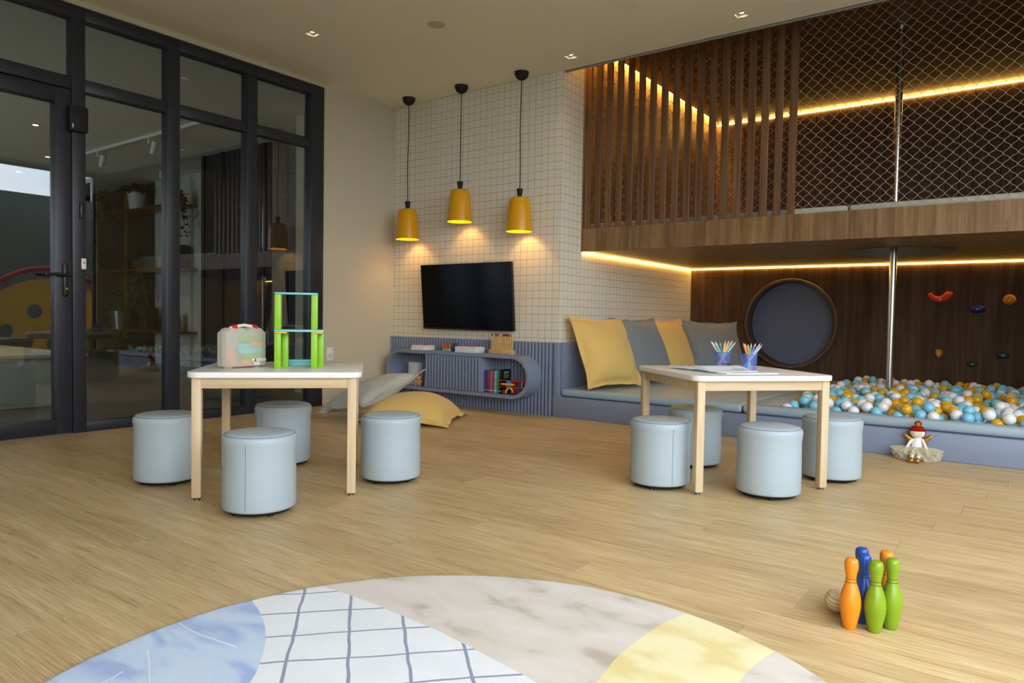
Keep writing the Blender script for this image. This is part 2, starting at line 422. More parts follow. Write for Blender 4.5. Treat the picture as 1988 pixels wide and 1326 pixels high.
# fluted grey-blue dado, slat by slat
DADO, PIT = 0.645, 0.0371
dado = struct('wall_panel_back', MB().bb(XL + 0.001, XS + 0.010, YT - 0.010, YT - 0.0005, 0, DADO), M['grey_blue'], 'grey-blue fluted dado panelling below the television', 'panelling', smooth=False)
sl = MB().bb(-0.0118, 0.0118, -0.030, 0.0, 0.0, DADO).mesh('slat', bevel=0.004, seg=2); sl.materials.append(M['grey_blue'])
nsl = int((XS - XL - 0.03) / PIT)
for i in range(nsl):
    o = bpy.data.objects.new('slat', sl); COL.objects.link(o); o.parent = dado
    o.location = (XL + 0.018 + i * PIT, YT - 0.010, 0)
MB().bb(XS - 0.016, XS + 0.040, YT - 0.040, YT - 0.010, 0.1765, DADO).build('corner_board', M['grey_blue'], dado, bevel=0.004)
dado2 = struct('wall_panel_side', MB().bb(XS + 0.0005, XS + 0.010, YT - 0.009, YB - 0.001, 0.1765, DADO), M['grey_blue'], 'grey-blue fluted dado panelling behind the bench cushions', 'panelling', smooth=False)
sl2 = MB().bb(0.0, 0.030, -0.0118, 0.0118, 0.1765, DADO).mesh('slat', bevel=0.004, seg=2); sl2.materials.append(M['grey_blue'])
for i in range(int((YB - YT) / PIT) - 1):
    o = bpy.data.objects.new('slat', sl2); COL.objects.link(o); o.parent = dado2
    o.location = (XS + 0.010, YT + 0.030 + i * PIT, 0)

# alcove back wall of walnut veneer with the round porthole opening
PC, PR = (-2.195, 0.840), 0.462
def wall_with_hole(mb, x0, x1, z0, z1, y0, y1, c, r, n=64):
    """solid wall in the xz plane, round hole, lined"""
    R = r * 1.25
    def sq(a):
        k = R / max(abs(math.cos(a)), abs(math.sin(a))); return c[0] + k * math.cos(a), c[1] + k * math.sin(a)
    for k in range(n):
        a, b = 2 * PI * k / n, 2 * PI * (k + 1) / n
        ca, cb_ = (c[0] + r * math.cos(a), c[1] + r * math.sin(a)), (c[0] + r * math.cos(b), c[1] + r * math.sin(b))
        sa, sb = sq(a), sq(b)
        mb.add([(ca[0], y0, ca[1]), (cb_[0], y0, cb_[1]), (sb[0], y0, sb[1]), (sa[0], y0, sa[1])], [(0, 1, 2, 3)])
        mb.add([(ca[0], y0, ca[1]), (ca[0], y1, ca[1]), (cb_[0], y1, cb_[1]), (cb_[0], y0, cb_[1])], [(0, 1, 2, 3)])
    for a0, a1, b0, b1 in ((x0, c[0] - R, z0, z1), (c[0] + R, x1, z0, z1), (c[0] - R, c[0] + R, z0, c[1] - R), (c[0] - R, c[0] + R, c[1] + R, z1)):
        mb.add([(a0, y0, b0), (a1, y0, b0), (a1, y0, b1), (a0, y0, b1)], [(0, 1, 2, 3)])
    mb.bb(x0, x1, y1, y1 + 0.02, z0, z1)
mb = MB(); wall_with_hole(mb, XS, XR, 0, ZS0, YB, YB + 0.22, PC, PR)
wb = struct('wall_alcove', mb, M['walnut_shaded'], 'walnut veneer wall behind the ball pit', 'wall', ang=50)
n = 64
prof = [(PR - 0.002, 0.10), (PR - 0.002, -0.035), (PR + 0.004, -0.042), (PR + 0.026, -0.042), (PR + 0.032, -0.035), (PR + 0.032, 0.0)]
po = thing('porthole', 'round walnut-rimmed porthole with a blue-grey panel in the alcove wall', 'porthole', (0, 0, 0))
ring2 = MB(); ring2.lathe([(r, z) for r, z in prof], n, cap=False)
ring2.v = [(PC[0] + a, YB + c, PC[1] + b) for a, b, c in ring2.v]
ring2.build('rim', M['walnut_d'], po, ang=40)
dsc = MB(); dsc.lathe([(PR - 0.004, 0.0), (PR - 0.004, 0.02)], n); dsc.v = [(PC[0] + a, YB + 0.13 + c, PC[1] + b) for a, b, c in dsc.v]
dsc.build('panel', plain('porthole_panel', (92, 102, 126), 0.7, var=0.03, scale=3), po, ang=40)
struct('trim_2', MB().bb(XS + 0.0005, XS + 0.012, YB - 0.012, YB - 0.0005, DADO, ZS0 - 0.002), plain('corner_profile', (205, 196, 176), 0.35, 0.3), 'slim pale corner profile where wallpaper meets walnut in the alcove', 'trim', smooth=False)

# loft slab with the round opening for the pole
HC, HR = (-0.985, 6.74), 0.445
mb = MB()
def slab_with_hole(mb, x0, x1, y0, y1, z0, z1, c, r, n=64):
    R = r * 1.2
    def sq(a):
        k = R / max(abs(math.cos(a)), abs(math.sin(a))); return c[0] + k * math.cos(a), c[1] + k * math.sin(a)
    for k in range(n):
        a, b = 2 * PI * k / n, 2 * PI * (k + 1) / n
        ca, cb_ = (c[0] + r * math.cos(a), c[1] + r * math.sin(a)), (c[0] + r * math.cos(b), c[1] + r * math.sin(b))
        sa, sb = sq(a), sq(b)
        mb.add([(*ca, z0), (*sa, z0), (*sb, z0), (*cb_, z0)], [(0, 1, 2, 3)])
        mb.add([(*ca, z1), (*cb_, z1), (*sb, z1), (*sa, z1)], [(0, 1, 2, 3)])
    for a0, a1, b0, b1 in ((x0, c[0] - R, y0, y1), (c[0] + R, x1, y0, y1), (c[0] - R, c[0] + R, y0, c[1] - R), (c[0] - R, c[0] + R, c[1] + R, y1)):
        mb.add([(a0, b0, z0), (a1, b0, z0), (a1, b1, z0), (a0, b1, z0)], [(0, 3, 2, 1)])
        mb.add([(a0, b0, z1), (a1, b0, z1), (a1, b1, z1), (a0, b1, z1)], [(0, 1, 2, 3)])
    mb.add([(x0, y0, z0), (x1, y0, z0), (x1, y0, z1), (x0, y0, z1)], [(0, 1, 2, 3)])
slab_with_hole(mb, XS, XR, YFAS + 0.02, YB2, ZS0 + 0.004, ZS1 - 0.002, HC, HR)
loft = struct('loft_slab', mb, M['walnut'], 'walnut-clad loft floor over the ball pit', 'loft', smooth=False)
MB().bb(XS + 0.0005, XR, YFAS, YFAS + 0.02, ZS0, ZS1).build('fascia', M['walnut'], loft, smooth=False)
lin_ = MB(); lin_.lathe([(HR, ZS0 - 0.001), (HR, ZS1 + 0.02)], 64, (HC[0], HC[1], 0), cap=False)
lin_.f = [tuple(reversed(f)) for f in lin_.f]
lin_.lathe([(HR + 0.001, ZS0 - 0.001), (HR + 0.012, ZS0 - 0.006), (HR - 0.002, ZS0 - 0.006), (HR - 0.002, ZS0)], 64, (HC[0], HC[1], 0), cap=False)
lin_.build('hole_lining', plain('hole_lining', (112, 108, 88), 0.6), loft, ang=50)
struct('ceiling_loft', MB().bb(XS + 0.055, XR + 0.1, YT + 0.05, YB2 + 0.1, ZLC + 0.018, ZLC + 0.2).bb(XS - 0.1, XS + 0.06, YT + 0.05, YB2 + 0.1, ZLC + 0.12, ZLC + 0.2), M['walnut_d'], 'dark walnut ceiling above the loft', 'ceiling', smooth=False)
struct('wall_loft_side', MB().bb(XS + 0.0005, XS + 0.012, YFAS + 0.004, YB2, ZS1 - 0.001, ZLC + 0.13), M['walnut'], 'walnut veneer side wall of the loft', 'wall', smooth=False)
lw = struct('wall_loft', MB().bb(XS, XR, YB2 + 0.0145, YB2 + 0.1, ZS1 - 0.2, ZLC + 0.1), M['matt_black'], 'dark boarded wall at the back of the loft', 'wall', smooth=False)
bd = MB().bb(0, 0.116, 0, 0.014, ZS1 - 0.1, ZLC + 0.02).mesh('board', bevel=0.003, seg=1); bd.materials.append(M['walnut_d'])
for i in range(int((XR - XS) / 0.12)):
    o = bpy.data.objects.new('board', bd); COL.objects.link(o); o.parent = lw; o.location = (XS + 0.002 + i * 0.12, YB2, 0)

# LED strips: lower pair under the loft, upper pair under the loft ceiling
def led(name, label, a, b, h=0.010, mat='led'):
    p, q = Vector(a), Vector(b); t = thing(name, label, 'light strip', a)
    d = q - p; ax = (abs(d.x) > abs(d.y))
    sz = (d.length, 0.010, h) if ax else (0.010, d.length, h)
    MB().box(d / 2, sz).build('diffuser', M[mat], t, smooth=False)
    sz2 = (d.length, 0.014, 0.004) if ax else (0.014, d.length, 0.004)
    MB().box(d / 2 + Vector((0, 0, h / 2 + 0.003)), sz2).build('profile', M['steel_dull'], t, smooth=False)
led('led_strip', 'warm LED strip under the loft along the grid wallpaper', (XS + 0.006, YFAS + 0.03, ZS0 - 0.004), (XS + 0.006, YB - 0.02, ZS0 - 0.004))
led('led_strip', 'warm LED strip under the loft along the walnut wall', (XS + 0.02, YB - 0.007, ZS0 - 0.004), (XR, YB - 0.007, ZS0 - 0.004))
led('led_strip', 'warm LED strip above the loft along its side wall', (XS + 0.040, YT + 0.1, ZLC + 0.075), (XS + 0.040, YB2 - 0.02, ZLC + 0.075), 0.016, 'led_cove')
led('led_strip', 'warm LED strip above the loft along its back wall', (XS + 0.02, YB2 - 0.008, ZLC + 0.006), (XR, YB2 - 0.008, ZLC + 0.006), 0.014)

# bench platform
plat = struct('bench_platform', MB().bb(XS + 0.031, XR, YT + 0.002, YT + 0.03, 0.004, 0.1765).bb(XS + 0.03, -1.50, YT + 0.03, YB, 0.15, 0.1765).bb(XS - 0.012, XR, YT - 0.034, YT + 0.02, 0.0, 0.004).bb(-1.52, -1.50, YT + 0.03, YB, 0.0, 0.1765).bb(-1.5, XR, YT + 0.03, YB, 0, 0.02).bb(0.60, XR, YT + 0.03, YB, 0.15, 0.1765).bb(0.60, 0.62, YT + 0.03, YB, 0.0, 0.16),
              M['grey_blue'], 'low grey-blue bench platform around the ball pit', 'platform', smooth=False)
MB().bb(XS - 0.016, XR, YT - 0.040, YT + 0.002, 0.0045, 0.1755).build('front_board', M['grey_blue'], plat, bevel=0.002)

# glass front: door_1 and windows 1-4 in anthracite frames
FX0, FX1, GX = XL - 0.075, XL + 0.018, XL - 0.030
def member(mb, y0, y1, z0, z1, d=0.0): return mb.bb(FX0 + d, FX1 - d, y0, y1, z0, z1)
def pane(y0, y1, z0, z1, parent): return MB().bb(GX - 0.004, GX + 0.004, y0, y1, z0, z1).build('pane', M['glass'], parent, smooth=False)
ZT0, ZT1, ZTOP = 2.376, 2.462, 2.952
DY0, DY1 = 1.20, 2.165
d1 = thing('door_1', 'anthracite framed glass door with black lever handle', 'door', (XL, DY0, 0), kind='structure')
def loc(o, p): o.location = -Vector(p.location); return o
for nm, a in (('stile', (2.062, DY1, 0.006, 2.366)), ('stile', (DY0, DY0 + 0.10, 0.006, 2.366)), ('rail', (DY0 + 0.10, 2.062, 2.268, 2.366)), ('rail', (DY0 + 0.10, 2.062, 0.006, 0.108))):
    loc(member(MB(), *a, 0.004).build(nm, M['frame'], d1, bevel=0.004), d1)
loc(pane(DY0 + 0.09, 2.072, 0.10, 2.276, d1), d1)
hp = loc(MB().box((FX1 + 0.004, 2.122, 1.065), (0.016, 0.034, 0.225)).build('handle_plate', M['black'], d1, bevel=0.008), d1)
mb = MB().tube([(FX1 + 0.008, 2.122, 1.10), (FX1 + 0.058, 2.122, 1.10)], 0.010, 12).tube([(FX1 + 0.054, 2.132, 1.10), (FX1 + 0.056, 2.05, 1.10), (FX1 + 0.054, 1.985, 1.098)], [0.011, 0.010, 0.009], 12)
mb.build('lever', M['black'], hp, ang=50)
mb = MB(); mb.lathe([(0.009, 0), (0.009, 0.012)], 16, rot=Matrix.Rotation(PI / 2, 3, 'Y'), o=(FX1 + 0.010, 2.122, 1.005)); mb.build('key_cylinder', M['brass'], hp)
loc(MB().box((FX1 + 0.02, 2.196, 2.171), (0.05, 0.122, 0.172)).build('door_closer', M['matt_black'], d1, bevel=0.010), d1)
loc(MB().box((FX1 + 0.046, 2.155, 2.118), (0.003, 0.008, 0.028)).build('closer_mark', plain('closer_mark', (190, 190, 190), 0.5), d1), d1)
def window(n, y0, y1, right, label):
    """one bay: transom light above, tall pane below, with the mullion on its far side"""
    t = thing('window_%d' % n, label, 'window', (XL, y0, 0), kind='structure')
    loc(member(MB(), y1, right, 0.0, ZTOP - 0.09).build('mullion', M['frame'], t, bevel=0.004), t)
    loc(member(MB(), y0, y1, ZT0, ZT1, 0.006).build('transom', M['frame'], t, bevel=0.004), t)
    loc(member(MB(), y0, right, ZTOP - 0.09, ZTOP).build('head', M['frame'], t, bevel=0.004), t)
    loc(pane(y0 - 0.01, y1 + 0.01, ZT1 - 0.01, ZTOP - 0.08, t), t)
    return t
w0 = window(1, DY0 - 0.02, 2.168, 2.256, 'dark framed transom light over the glass door')
for n_, a, b, r, lab in ((2, 2.256, 2.835, 2.935, 'tall dark framed glass bay next to the door'), (3, 2.935, 3.515, 3.615, 'middle dark framed glass bay behind the block table'), (4, 3.615, 4.165, 4.315, 'dark framed glass bay beside the cream wall')):
    t = window(n_, a, b, r, lab)
    loc(member(MB(), a, b, 0.0, 0.068, 0.002).build('sill', M['frame'], t, bevel=0.004), t)
    loc(pane(a - 0.01, b + 0.01, 0.06, ZT0 + 0.01, t), t)
t = window(5, -2.9, DY0 - 0.11, DY0 - 0.02, 'dark framed glass bay left of the door')
loc(member(MB(), -2.9, DY0 - 0.11, 0.0, 0.068, 0.002).build('sill', M['frame'], t, bevel=0.004), t)
loc(pane(-2.9, DY0 - 0.10, 0.06, ZT0 + 0.01, t), t)
# little fittings on the first mullion
o = tag(MB().box((FX1 + 0.006, 2.226, 1.553), (0.018, 0.026, 0.115)).build('magnet_contact', M['black'], bevel=0.007), 'slim black contact bar on the door mullion', 'door fitting')
t = thing('door_switch', 'small white push switch on the door mullion', 'switch', (FX1, 2.236, 1.183))
MB().box((0.006, 0, 0), (0.014, 0.030, 0.075)).build('plate', M['white_pl'], t, bevel=0.003)
MB().box((0.015, 0, 0.008), (0.008, 0.012, 0.016)).build('button', M['steel_dull'], t, bevel=0.002)
t = thing('wall_socket', 'white wall socket plate low on the cream wall', 'socket', (XL, 4.411, 0.482))
MB().box((0.004, 0, 0), (0.009, 0.078, 0.125)).build('plate', M['white_pl'], t, bevel=0.003)
mb = MB(); mb.lathe([(0.019, 0), (0.019, 0.004), (0.013, 0.004), (0.012, 0.001)], 20, rot=Matrix.Rotation(PI / 2, 3, 'Y'), o=(0.008, 0, -0.012)); mb.build('outlet', plain('outlet_insert', (205, 203, 198), 0.5), t)

# downlights
def downlight(h, label):
    t = thing('downlight', label, 'ceiling light', (h[0], h[1], ZC), group='recessed downlights')
    fr = MB()
    for s_ in (-1, 1):
        fr.box((s_ * 0.0400, 0, 0.013), (0.004, 0.084, 0.030)); fr.box((0, s_ * 0.0400, 0.013), (0.076, 0.004, 0.030))
    fr.build('trim_frame', plain('downlight_trim', (235, 225, 200), 0.5), t, smooth=False)
    MB().bb(-0.042, 0.042, -0.042, 0.042, 0.060, 0.066).bb(-0.042, 0.042, -0.042, -0.037, 0.028, 0.060).bb(-0.042, 0.042, 0.037, 0.042, 0.028, 0.060).bb(-0.042, -0.037, -0.037, 0.037, 0.028, 0.060).bb(0.037, 0.042, -0.037, 0.037, 0.028, 0.060).build('baffle', M['matt_black'], t, smooth=False)
    mb_ = MB(); mb_.lathe([(0.019, 0.016), (0.019, 0.060)], 24, cap=False); mb_.build('lamp_body', M['matt_black'], t)
    mb_ = MB(); mb_.lathe([(0.0185, 0.0165), (0.0185, 0.019)], 24); mb_.build('lamp', M['lamp_face'], t)
    l = bpy.data.lights.new('downlight_spot', 'SPOT'); l.energy = 4; l.color = (1, 0.86, 0.66); l.spot_size = 1.7; l.spot_blend = 0.8; l.shadow_soft_size = 0.03
    o_ = bpy.data.objects.new('downlight_spot', l); COL.objects.link(o_); o_.parent = t; o_.location = (0, 0, -0.003)
for h, lab in zip(HOLES, ['square recessed downlight nearest the glass front', 'square recessed downlight at the corner of the loft', 'square recessed downlight in front of the loft net', 'square recessed downlight above the floor between the tables', 'square recessed downlight before the glass door', 'square recessed downlight above the rug', 'square recessed downlight before the ball pit right of the frame', 'square recessed downlight right of the camera']):
    downlight(h, lab)
t = thing('ceiling_cover', 'round flush cover plate in the ceiling before the pendants', 'cover plate', (-3.623, 3.914, ZC))
mb = MB(); mb.lathe([(0.0, -0.004), (0.062, -0.004), (0.066, -0.001), (0.066, 0.0)], 32, cap=False); mb.f = [tuple(reversed(f)) for f in mb.f]; mb.build('plate', plain('cover_plate', (190, 182, 168), 0.6), t)

# ================================================================== OBJECTS, LARGE FIRST
# ---- play tables
def make_table(label, loc_, ang):
    t = thing('play_table', label, 'table', loc_, ang, group='play tables')
    W, D, L = 0.73, 0.718, 0.041
    tp = MB().prism(rrect(W + 0.05, D + 0.05, 0.065, 10), 0.5625, 0.589)
    tp.v = [(x + W / 2, y_ + D / 2, z) for x, y_, z in tp.v]
    tp.build('tabletop', M['white_top'], t, bevel=0.003, seg=2, ang=30)
    for x in (0, W - L):
        for y_ in (0, D - L):
            lg = MB().bb(x, x + L, y_, y_ + L, 0.013, 0.562).build('leg', M['beech'], t, bevel=0.003)
            g = MB(); g.lathe([(0.015, 0.0), (0.015, 0.005), (0.006, 0.006), (0.006, 0.014)], 16, (x + L / 2, y_ + L / 2, 0)); g.build('glide', M['steel_dull'], lg)
    for y_ in (0.004, D - 0.026): MB().bb(L, W - L, y_, y_ + 0.022, 0.513, 0.562).build('apron', M['beech_x'], t, bevel=0.002)
    for x in (0.004, W - 0.026): MB().bb(x, x + 0.022, L, D - L, 0.513, 0.562).build('apron', M['beech'], t, bevel=0.002)
    return t
make_table('square white-topped beech play table carrying the clear case and green block tower', (-3.07, 1.726, 0), math.atan2(0.536, 0.488))
make_table('square white-topped beech play table carrying the pencil cups and open magazine', (-1.326, 3.337, 0), math.atan2(0.551, 0.485))

# ---- poufs
def make_pouf():
    t = thing('pouf', 'x', 'pouf', group='pale blue-grey poufs around the play tables')
    R = 0.156
    b = MB(); b.lathe([(R * 0.95, 0.024), (R * 0.975, 0.027), (R * 0.985, 0.035), (R * 0.982, 0.12), (R * 0.972, 0.22), (R * 0.968, 0.27), (R * 0.985, 0.295), (R, 0.312), (R * 1.0, 0.322), (R * 0.985, 0.331), (R * 0.955, 0.3375), (R * 0.93, 0.339)], 56, cap=False)
    b.build('cover', M['vinyl'], t, ang=60)
    s = MB(); s.lathe([(R * 0.935, 0.3385), (R * 0.92, 0.3425), (R * 0.8, 0.3475), (R * 0.5, 0.352), (R * 0.2, 0.354), (0.0001, 0.3545)], 56, cap=False); s.build('seat', M['vinyl'], t, ang=60)
    p = MB(); p.tube([(R * 0.938 * math.cos(a), R * 0.938 * math.sin(a), 0.3397) for a in [2 * PI * k / 56 for k in range(57)]], 0.0017, 6, cap=False); p.build('seam', M['seam'], t, ang=80)
    q = MB(); q.tube([(0, -R * r - 0.0002, z) for r, z in ((0.985, 0.035), (0.982, 0.12), (0.972, 0.22), (0.968, 0.27), (0.985, 0.295), (1.0, 0.315))], 0.0012, 6); q.build('side_seam', M['seam'], t)
    u = MB(); u.lathe([(R * 0.86, 0.012), (R * 0.9, 0.024)], 40); u.build('base', M['matt_black'], t)
    for k in range(4):
        a = PI / 4 + k * PI / 2; f = MB(); f.lathe([(0.014, 0.0), (0.014, 0.013)], 14, (R * 0.68 * math.cos(a), R * 0.68 * math.sin(a), 0)); f.build('foot', M['black'], t)
    return t
POUF = [(-3.525, 1.855, 2.1, 'pale blue-grey pouf left of the block-tower table, nearest the glass door'), (-2.701, 1.831, 0.6, 'pale blue-grey pouf in front of the block-tower table, nearest the rug'),
        (-3.461, 2.499, 0.1, 'pale blue-grey pouf behind the block-tower table with its side seam in view'), (-2.70, 2.61, 4.0, 'pale blue-grey pouf beside the mustard floor cushion'),
        (-1.557, 3.422, 0.85, 'pale blue-grey pouf left of the pencil-cup table with its seam on the right'), (-1.621, 4.045, -0.1, 'shaded blue-grey pouf behind the pencil-cup table, nearest the bench front'),
        (-1.052, 3.586, 2.8, 'pale blue-grey pouf standing in front of the pencil-cup table'), (-0.891, 4.18, 3.3, 'pale blue-grey pouf right of the pencil-cup table, before the ball pit')]
p0 = make_pouf()
for i, (x, y_, a, lab) in enumerate(POUF):
    o = p0 if i == 0 else copy_tree(p0)
    o.location = (x, y_, 0); o.rotation_euler = (0, 0, a); o['label'] = lab

# ---- rug
rg = MB(); RC, RR = (-0.926, 1.019), 0.943
pr = [(0.0001, 0.013)] + [(RR * k / 24, 0.0135 + 0.0006 * math.sin(k)) for k in range(1, 24)] + [(RR - 0.012, 0.0135), (RR - 0.004, 0.0115), (RR, 0.007), (RR - 0.001, 0.0015), (RR - 0.006, 0.0008)]
rg.lathe(pr, 220, (RC[0], RC[1], 0), cap=False)
rg.f = [tuple(reversed(f)) for f in rg.f]
for i, (a, b, c) in enumerate(rg.v):
    d = math.hypot(a - RC[0], b - RC[1])
    if d > RR - 0.03:
        k = 1 + 0.006 * mnoise.noise(Vector((a * 5, b * 5, 0))) + 0.002 * mnoise.noise(Vector((a * 60, b * 60, 3)))
        rg.v[i] = (RC[0] + (a - RC[0]) * k, RC[1] + (b - RC[1]) * k, c)
rugo = tag(rg.build('rug', M['rug'], ang=60), 'round tufted rug with blue, white grid, beige and yellow fields', 'rug')
for pts in ([(-1.853, 1.007), (-1.798, 1.003), (-1.74, 1.005), (-1.66, 1.016), (-1.604, 1.024)], [(-1.762, 0.877), (-1.701, 0.851), (-1.651, 0.826), (-1.57, 0.786)], [(-1.70, 0.79), (-1.689, 0.757), (-1.68, 0.72)]):
    vs, fs = [], []
    q = [Vector((a, b, 0)) for a, b in pts]
    for i, p in enumerate(q):
        d = (q[min(i + 1, len(q) - 1)] - q[max(i - 1, 0)]).normalized(); nn = Vector((-d.y, d.x, 0)) * 0.0024
        vs += [p + nn + Vector((0, 0, 0.0142)), p - nn + Vector((0, 0, 0.0142)), p - nn + Vector((0, 0, 0.012)), p + nn + Vector((0, 0, 0.012))]
    for i in range(len(q) - 1):
        for k in range(4): fs.append((4 * i + k, 4 * i + (k + 1) % 4, 4 * i + 4 + (k + 1) % 4, 4 * i + 4 + k))
    MB().add(vs, fs).build('stroke', M['stroke'], rugo)

# ---- cushions (body with a flat flange all round)
def pillow_mesh(w_, h_, t_, seed, droop=0.0, n=34, flat=False):
    rnd = random.Random(seed); ph = [rnd.uniform(0, 6.28) for _ in range(12)]
    fl_ = 0.88; top, bot = [], []
    for j in range(n + 1):
        for i in range(n + 1):
            u, v = -1 + 2 * i / n, -1 + 2 * j / n
            u2, v2 = math.copysign(abs(u) ** 0.85, u), math.copysign(abs(v) ** 0.85, v)
            x = w_ / 2 * u2 * (1 - 0.10 * (1 - v2 * v2) * abs(u2) ** 2); y_ = h_ / 2 * v2 * (1 - 0.10 * (1 - u2 * u2) * abs(v2) ** 2)
            a, b = min(1, abs(u2) / fl_), min(1, abs(v2) / fl_)
            th = t_ / 2 * ((1 - a ** 2.4) * (1 - b ** 2.4)) ** 0.55
            e = max(abs(u2), abs(v2)); edge = max(0, (e - 0.55) / 0.45)
            wav = 0.010 * edge * (math.sin(7 * u + ph[0]) * math.sin(6 * v + ph[1]) + 0.7 * math.sin(13 * u + 5 * v + ph[2]))
            wav += 0.018 * (abs(u2 * v2) ** 3) * math.sin(ph[3] + 3 * u + 2 * v) - droop * (abs(u2 * v2) ** 2)
            wr = 0.004 * math.sin(18 * (u + 0.3 * v) + ph[4]) * edge * (1 if e < fl_ else 0.3)
            crease = 0.006 * mnoise.noise(Vector((u * 3 + seed, v * 3, 1.5)))
            tt, tb_ = (th * 1.75, th * 0.12) if flat else (th, th)
            top.append((x, y_, tt + wav + (wr + crease) * (th / (t_ / 2) + 0.25) + 0.002)); bot.append((x, y_, -tb_ + wav - 0.002))
    N_ = n + 1; vs = top + bot; fs = []
    for j in range(n):
        for i in range(n):
            a = j * N_ + i; fs.append((a, a + 1, a + N_ + 1, a + N_)); b = a + N_ * N_; fs.append((b, b + N_, b + N_ + 1, b + 1))
    rim = [i for i in range(N_)] + [j * N_ + n for j in range(1, N_)] + [n * N_ + i for i in range(n - 1, -1, -1)] + [j * N_ for j in range(n - 1, 0, -1)]
    for k in range(len(rim)):
        a, b = rim[k], rim[(k + 1) % len(rim)]; fs.append((b, a, a + N_ * N_, b + N_ * N_))
    mb_ = MB().add(vs, fs); return mb_
def cushion(label, mat, w_, h_, t_, seed, mw, group, droop=0.0, flat=False):
    o = pillow_mesh(w_, h_, t_, seed, droop, flat=flat).build('cushion', mat, ang=70); o.matrix_world = mw
    return tag(o, label, 'cushion', group)
def lean(bm, tm, xd, lift=0.0):
    b, t_ = Vector(bm), Vector(tm); return frame3((b + t_) / 2 + Vector((0, 0, lift)), xd, t_ - b)
ZM = 0.246
G1 = 'cushions leaning along the bench wall'
cushion('mustard linen cushion at the front end of the bench', M['mustard'], 0.74, 0.68, 0.27, 1, lean((-2.965, 5.56, ZM + 0.016), (-3.215, 5.655, 0.87), (0.15, 0.7, -0.01)), G1)
cushion('blue-grey linen cushion between the two mustard bench cushions', M['greyfab'], 0.74, 0.68, 0.25, 2, lean((-2.98, 6.30, ZM + 0.016), (-3.215, 6.44, 0.87), (0.14, 0.7, 0.01)), G1)
cushion('mustard linen cushion between the two blue-grey bench cushions', M['mustard'], 0.74, 0.68, 0.25, 3, lean((-2.97, 6.96, ZM + 0.022), (-3.215, 7.06, 0.86), (0.10, 0.7, 0)), G1)
cushion('blue-grey linen cushion in the alcove corner by the walnut wall', M['greyfab'], 0.74, 0.68, 0.24, 4, lean((-2.74, 7.46, ZM + 0.022), (-2.97, 7.70, 0.86), (0.46, 0.54, -0.02)), G1)
G2 = 'cushions dropped on the floor'
cushion('mustard linen cushion lying flat on the floor below the wall shelf', M['mustard'], 0.80, 0.80, 0.22, 5, frame3((-4.125, 4.235, 0.036), (0.46, -0.88, 0.0), (0.88, 0.46, 0.0)), G2, droop=0.012, flat=True)
d1_, d2_ = Vector((0.69, 0.61, 0.36)).normalized(), Vector((0.667, -0.745, -0.12)).normalized()
cushion('pale grey linen cushion propped on the mustard floor cushion', M['palefab'], 0.72, 0.72, 0.19, 6, frame3((-4.45, 4.045, 0.215), d1_ + d2_, d1_ - d2_), G2)

# ---- wall-mounted television
tv = thing('television', 'large black flat television tilted on the grid wallpaper', 'television', (-4.342, 5.148, 1.045))
tv.rotation_euler = (math.atan2(0.055, 0.62), 0, 0)
MB().box((0, 0.0, 0), (1.105, 0.036, 0.628)).build('body', M['black'], tv, bevel=0.004)
MB().box((0, -0.0187, 0.004), (1.089, 0.002, 0.606)).build('screen', M['screen'], tv, smooth=False)
MB().box((0, 0.036, 0), (0.34, 0.04, 0.26)).build('mount', M['matt_black'], tv, bevel=0.003)

# ---- stadium-shaped wall shelf with fluted centre door
SX0, SX1, SY0, SY1, SZ, SR, ST = -5.263, -3.50, 5.005, YT - 0.0405, 0.334, 0.193, 0.033
sh = thing('wall_shelf', 'grey-blue pill-shaped wall shelf with fluted centre cupboard', 'shelf', (0, 0, 0))
def stad(r, n=20):
    p = [(SX1 - SR + r * math.sin(PI * k / n), SZ + r * math.cos(PI * k / n)) for k in range(n + 1)]
    return p + [(SX0 + SR - r * math.sin(PI * k / n), SZ - r * math.cos(PI * k / n)) for k in range(n + 1)]
po_, pi_ = stad(SR), stad(SR - ST); nn = len(po_)
vs = [(x, SY0, z) for x, z in po_] + [(x, SY1, z) for x, z in po_] + [(x, SY0, z) for x, z in pi_] + [(x, SY1, z) for x, z in pi_]
fs = []
for k in range(nn):
    j = (k + 1) % nn; fs += [(k, j, nn + j, nn + k), (2 * nn + k, 3 * nn + k, 3 * nn + j, 2 * nn + j), (k, 2 * nn + k, 2 * nn + j, j), (nn + k, nn + j, 3 * nn + j, 3 * nn + k)]
MB().add(vs, fs).build('shell', M['grey_blue'], sh, bevel=0.002, seg=1, ang=40)
ZI0, ZI1 = SZ - SR + ST, SZ + SR - ST
DX0, DX1 = -4.725, -4.043
MB().bb(DX0, DX1, SY0 + 0.026, SY1, ZI0 + 0.001, ZI1 - 0.001).build('cupboard', M['grey_blue'], sh, bevel=0.002)
dr = MB().bb(DX0 + 0.002, DX1 - 0.002, SY0 + 0.020, SY0 + 0.026, ZI0 + 0.003, ZI1 - 0.003).build('door', M['grey_blue'], sh, smooth=False)
s3 = MB().bb(-0.0122, 0.0122, -0.021, 0.0, ZI0 + 0.003, ZI1 - 0.003).mesh('slat', bevel=0.004, seg=2); s3.materials.append(M['grey_blue'])
for i in range(18):
    o = bpy.data.objects.new('slat', s3); COL.objects.link(o); o.parent = dr; o.location = (DX0 + 0.018 + i * 0.0382, SY0 + 0.020, 0)

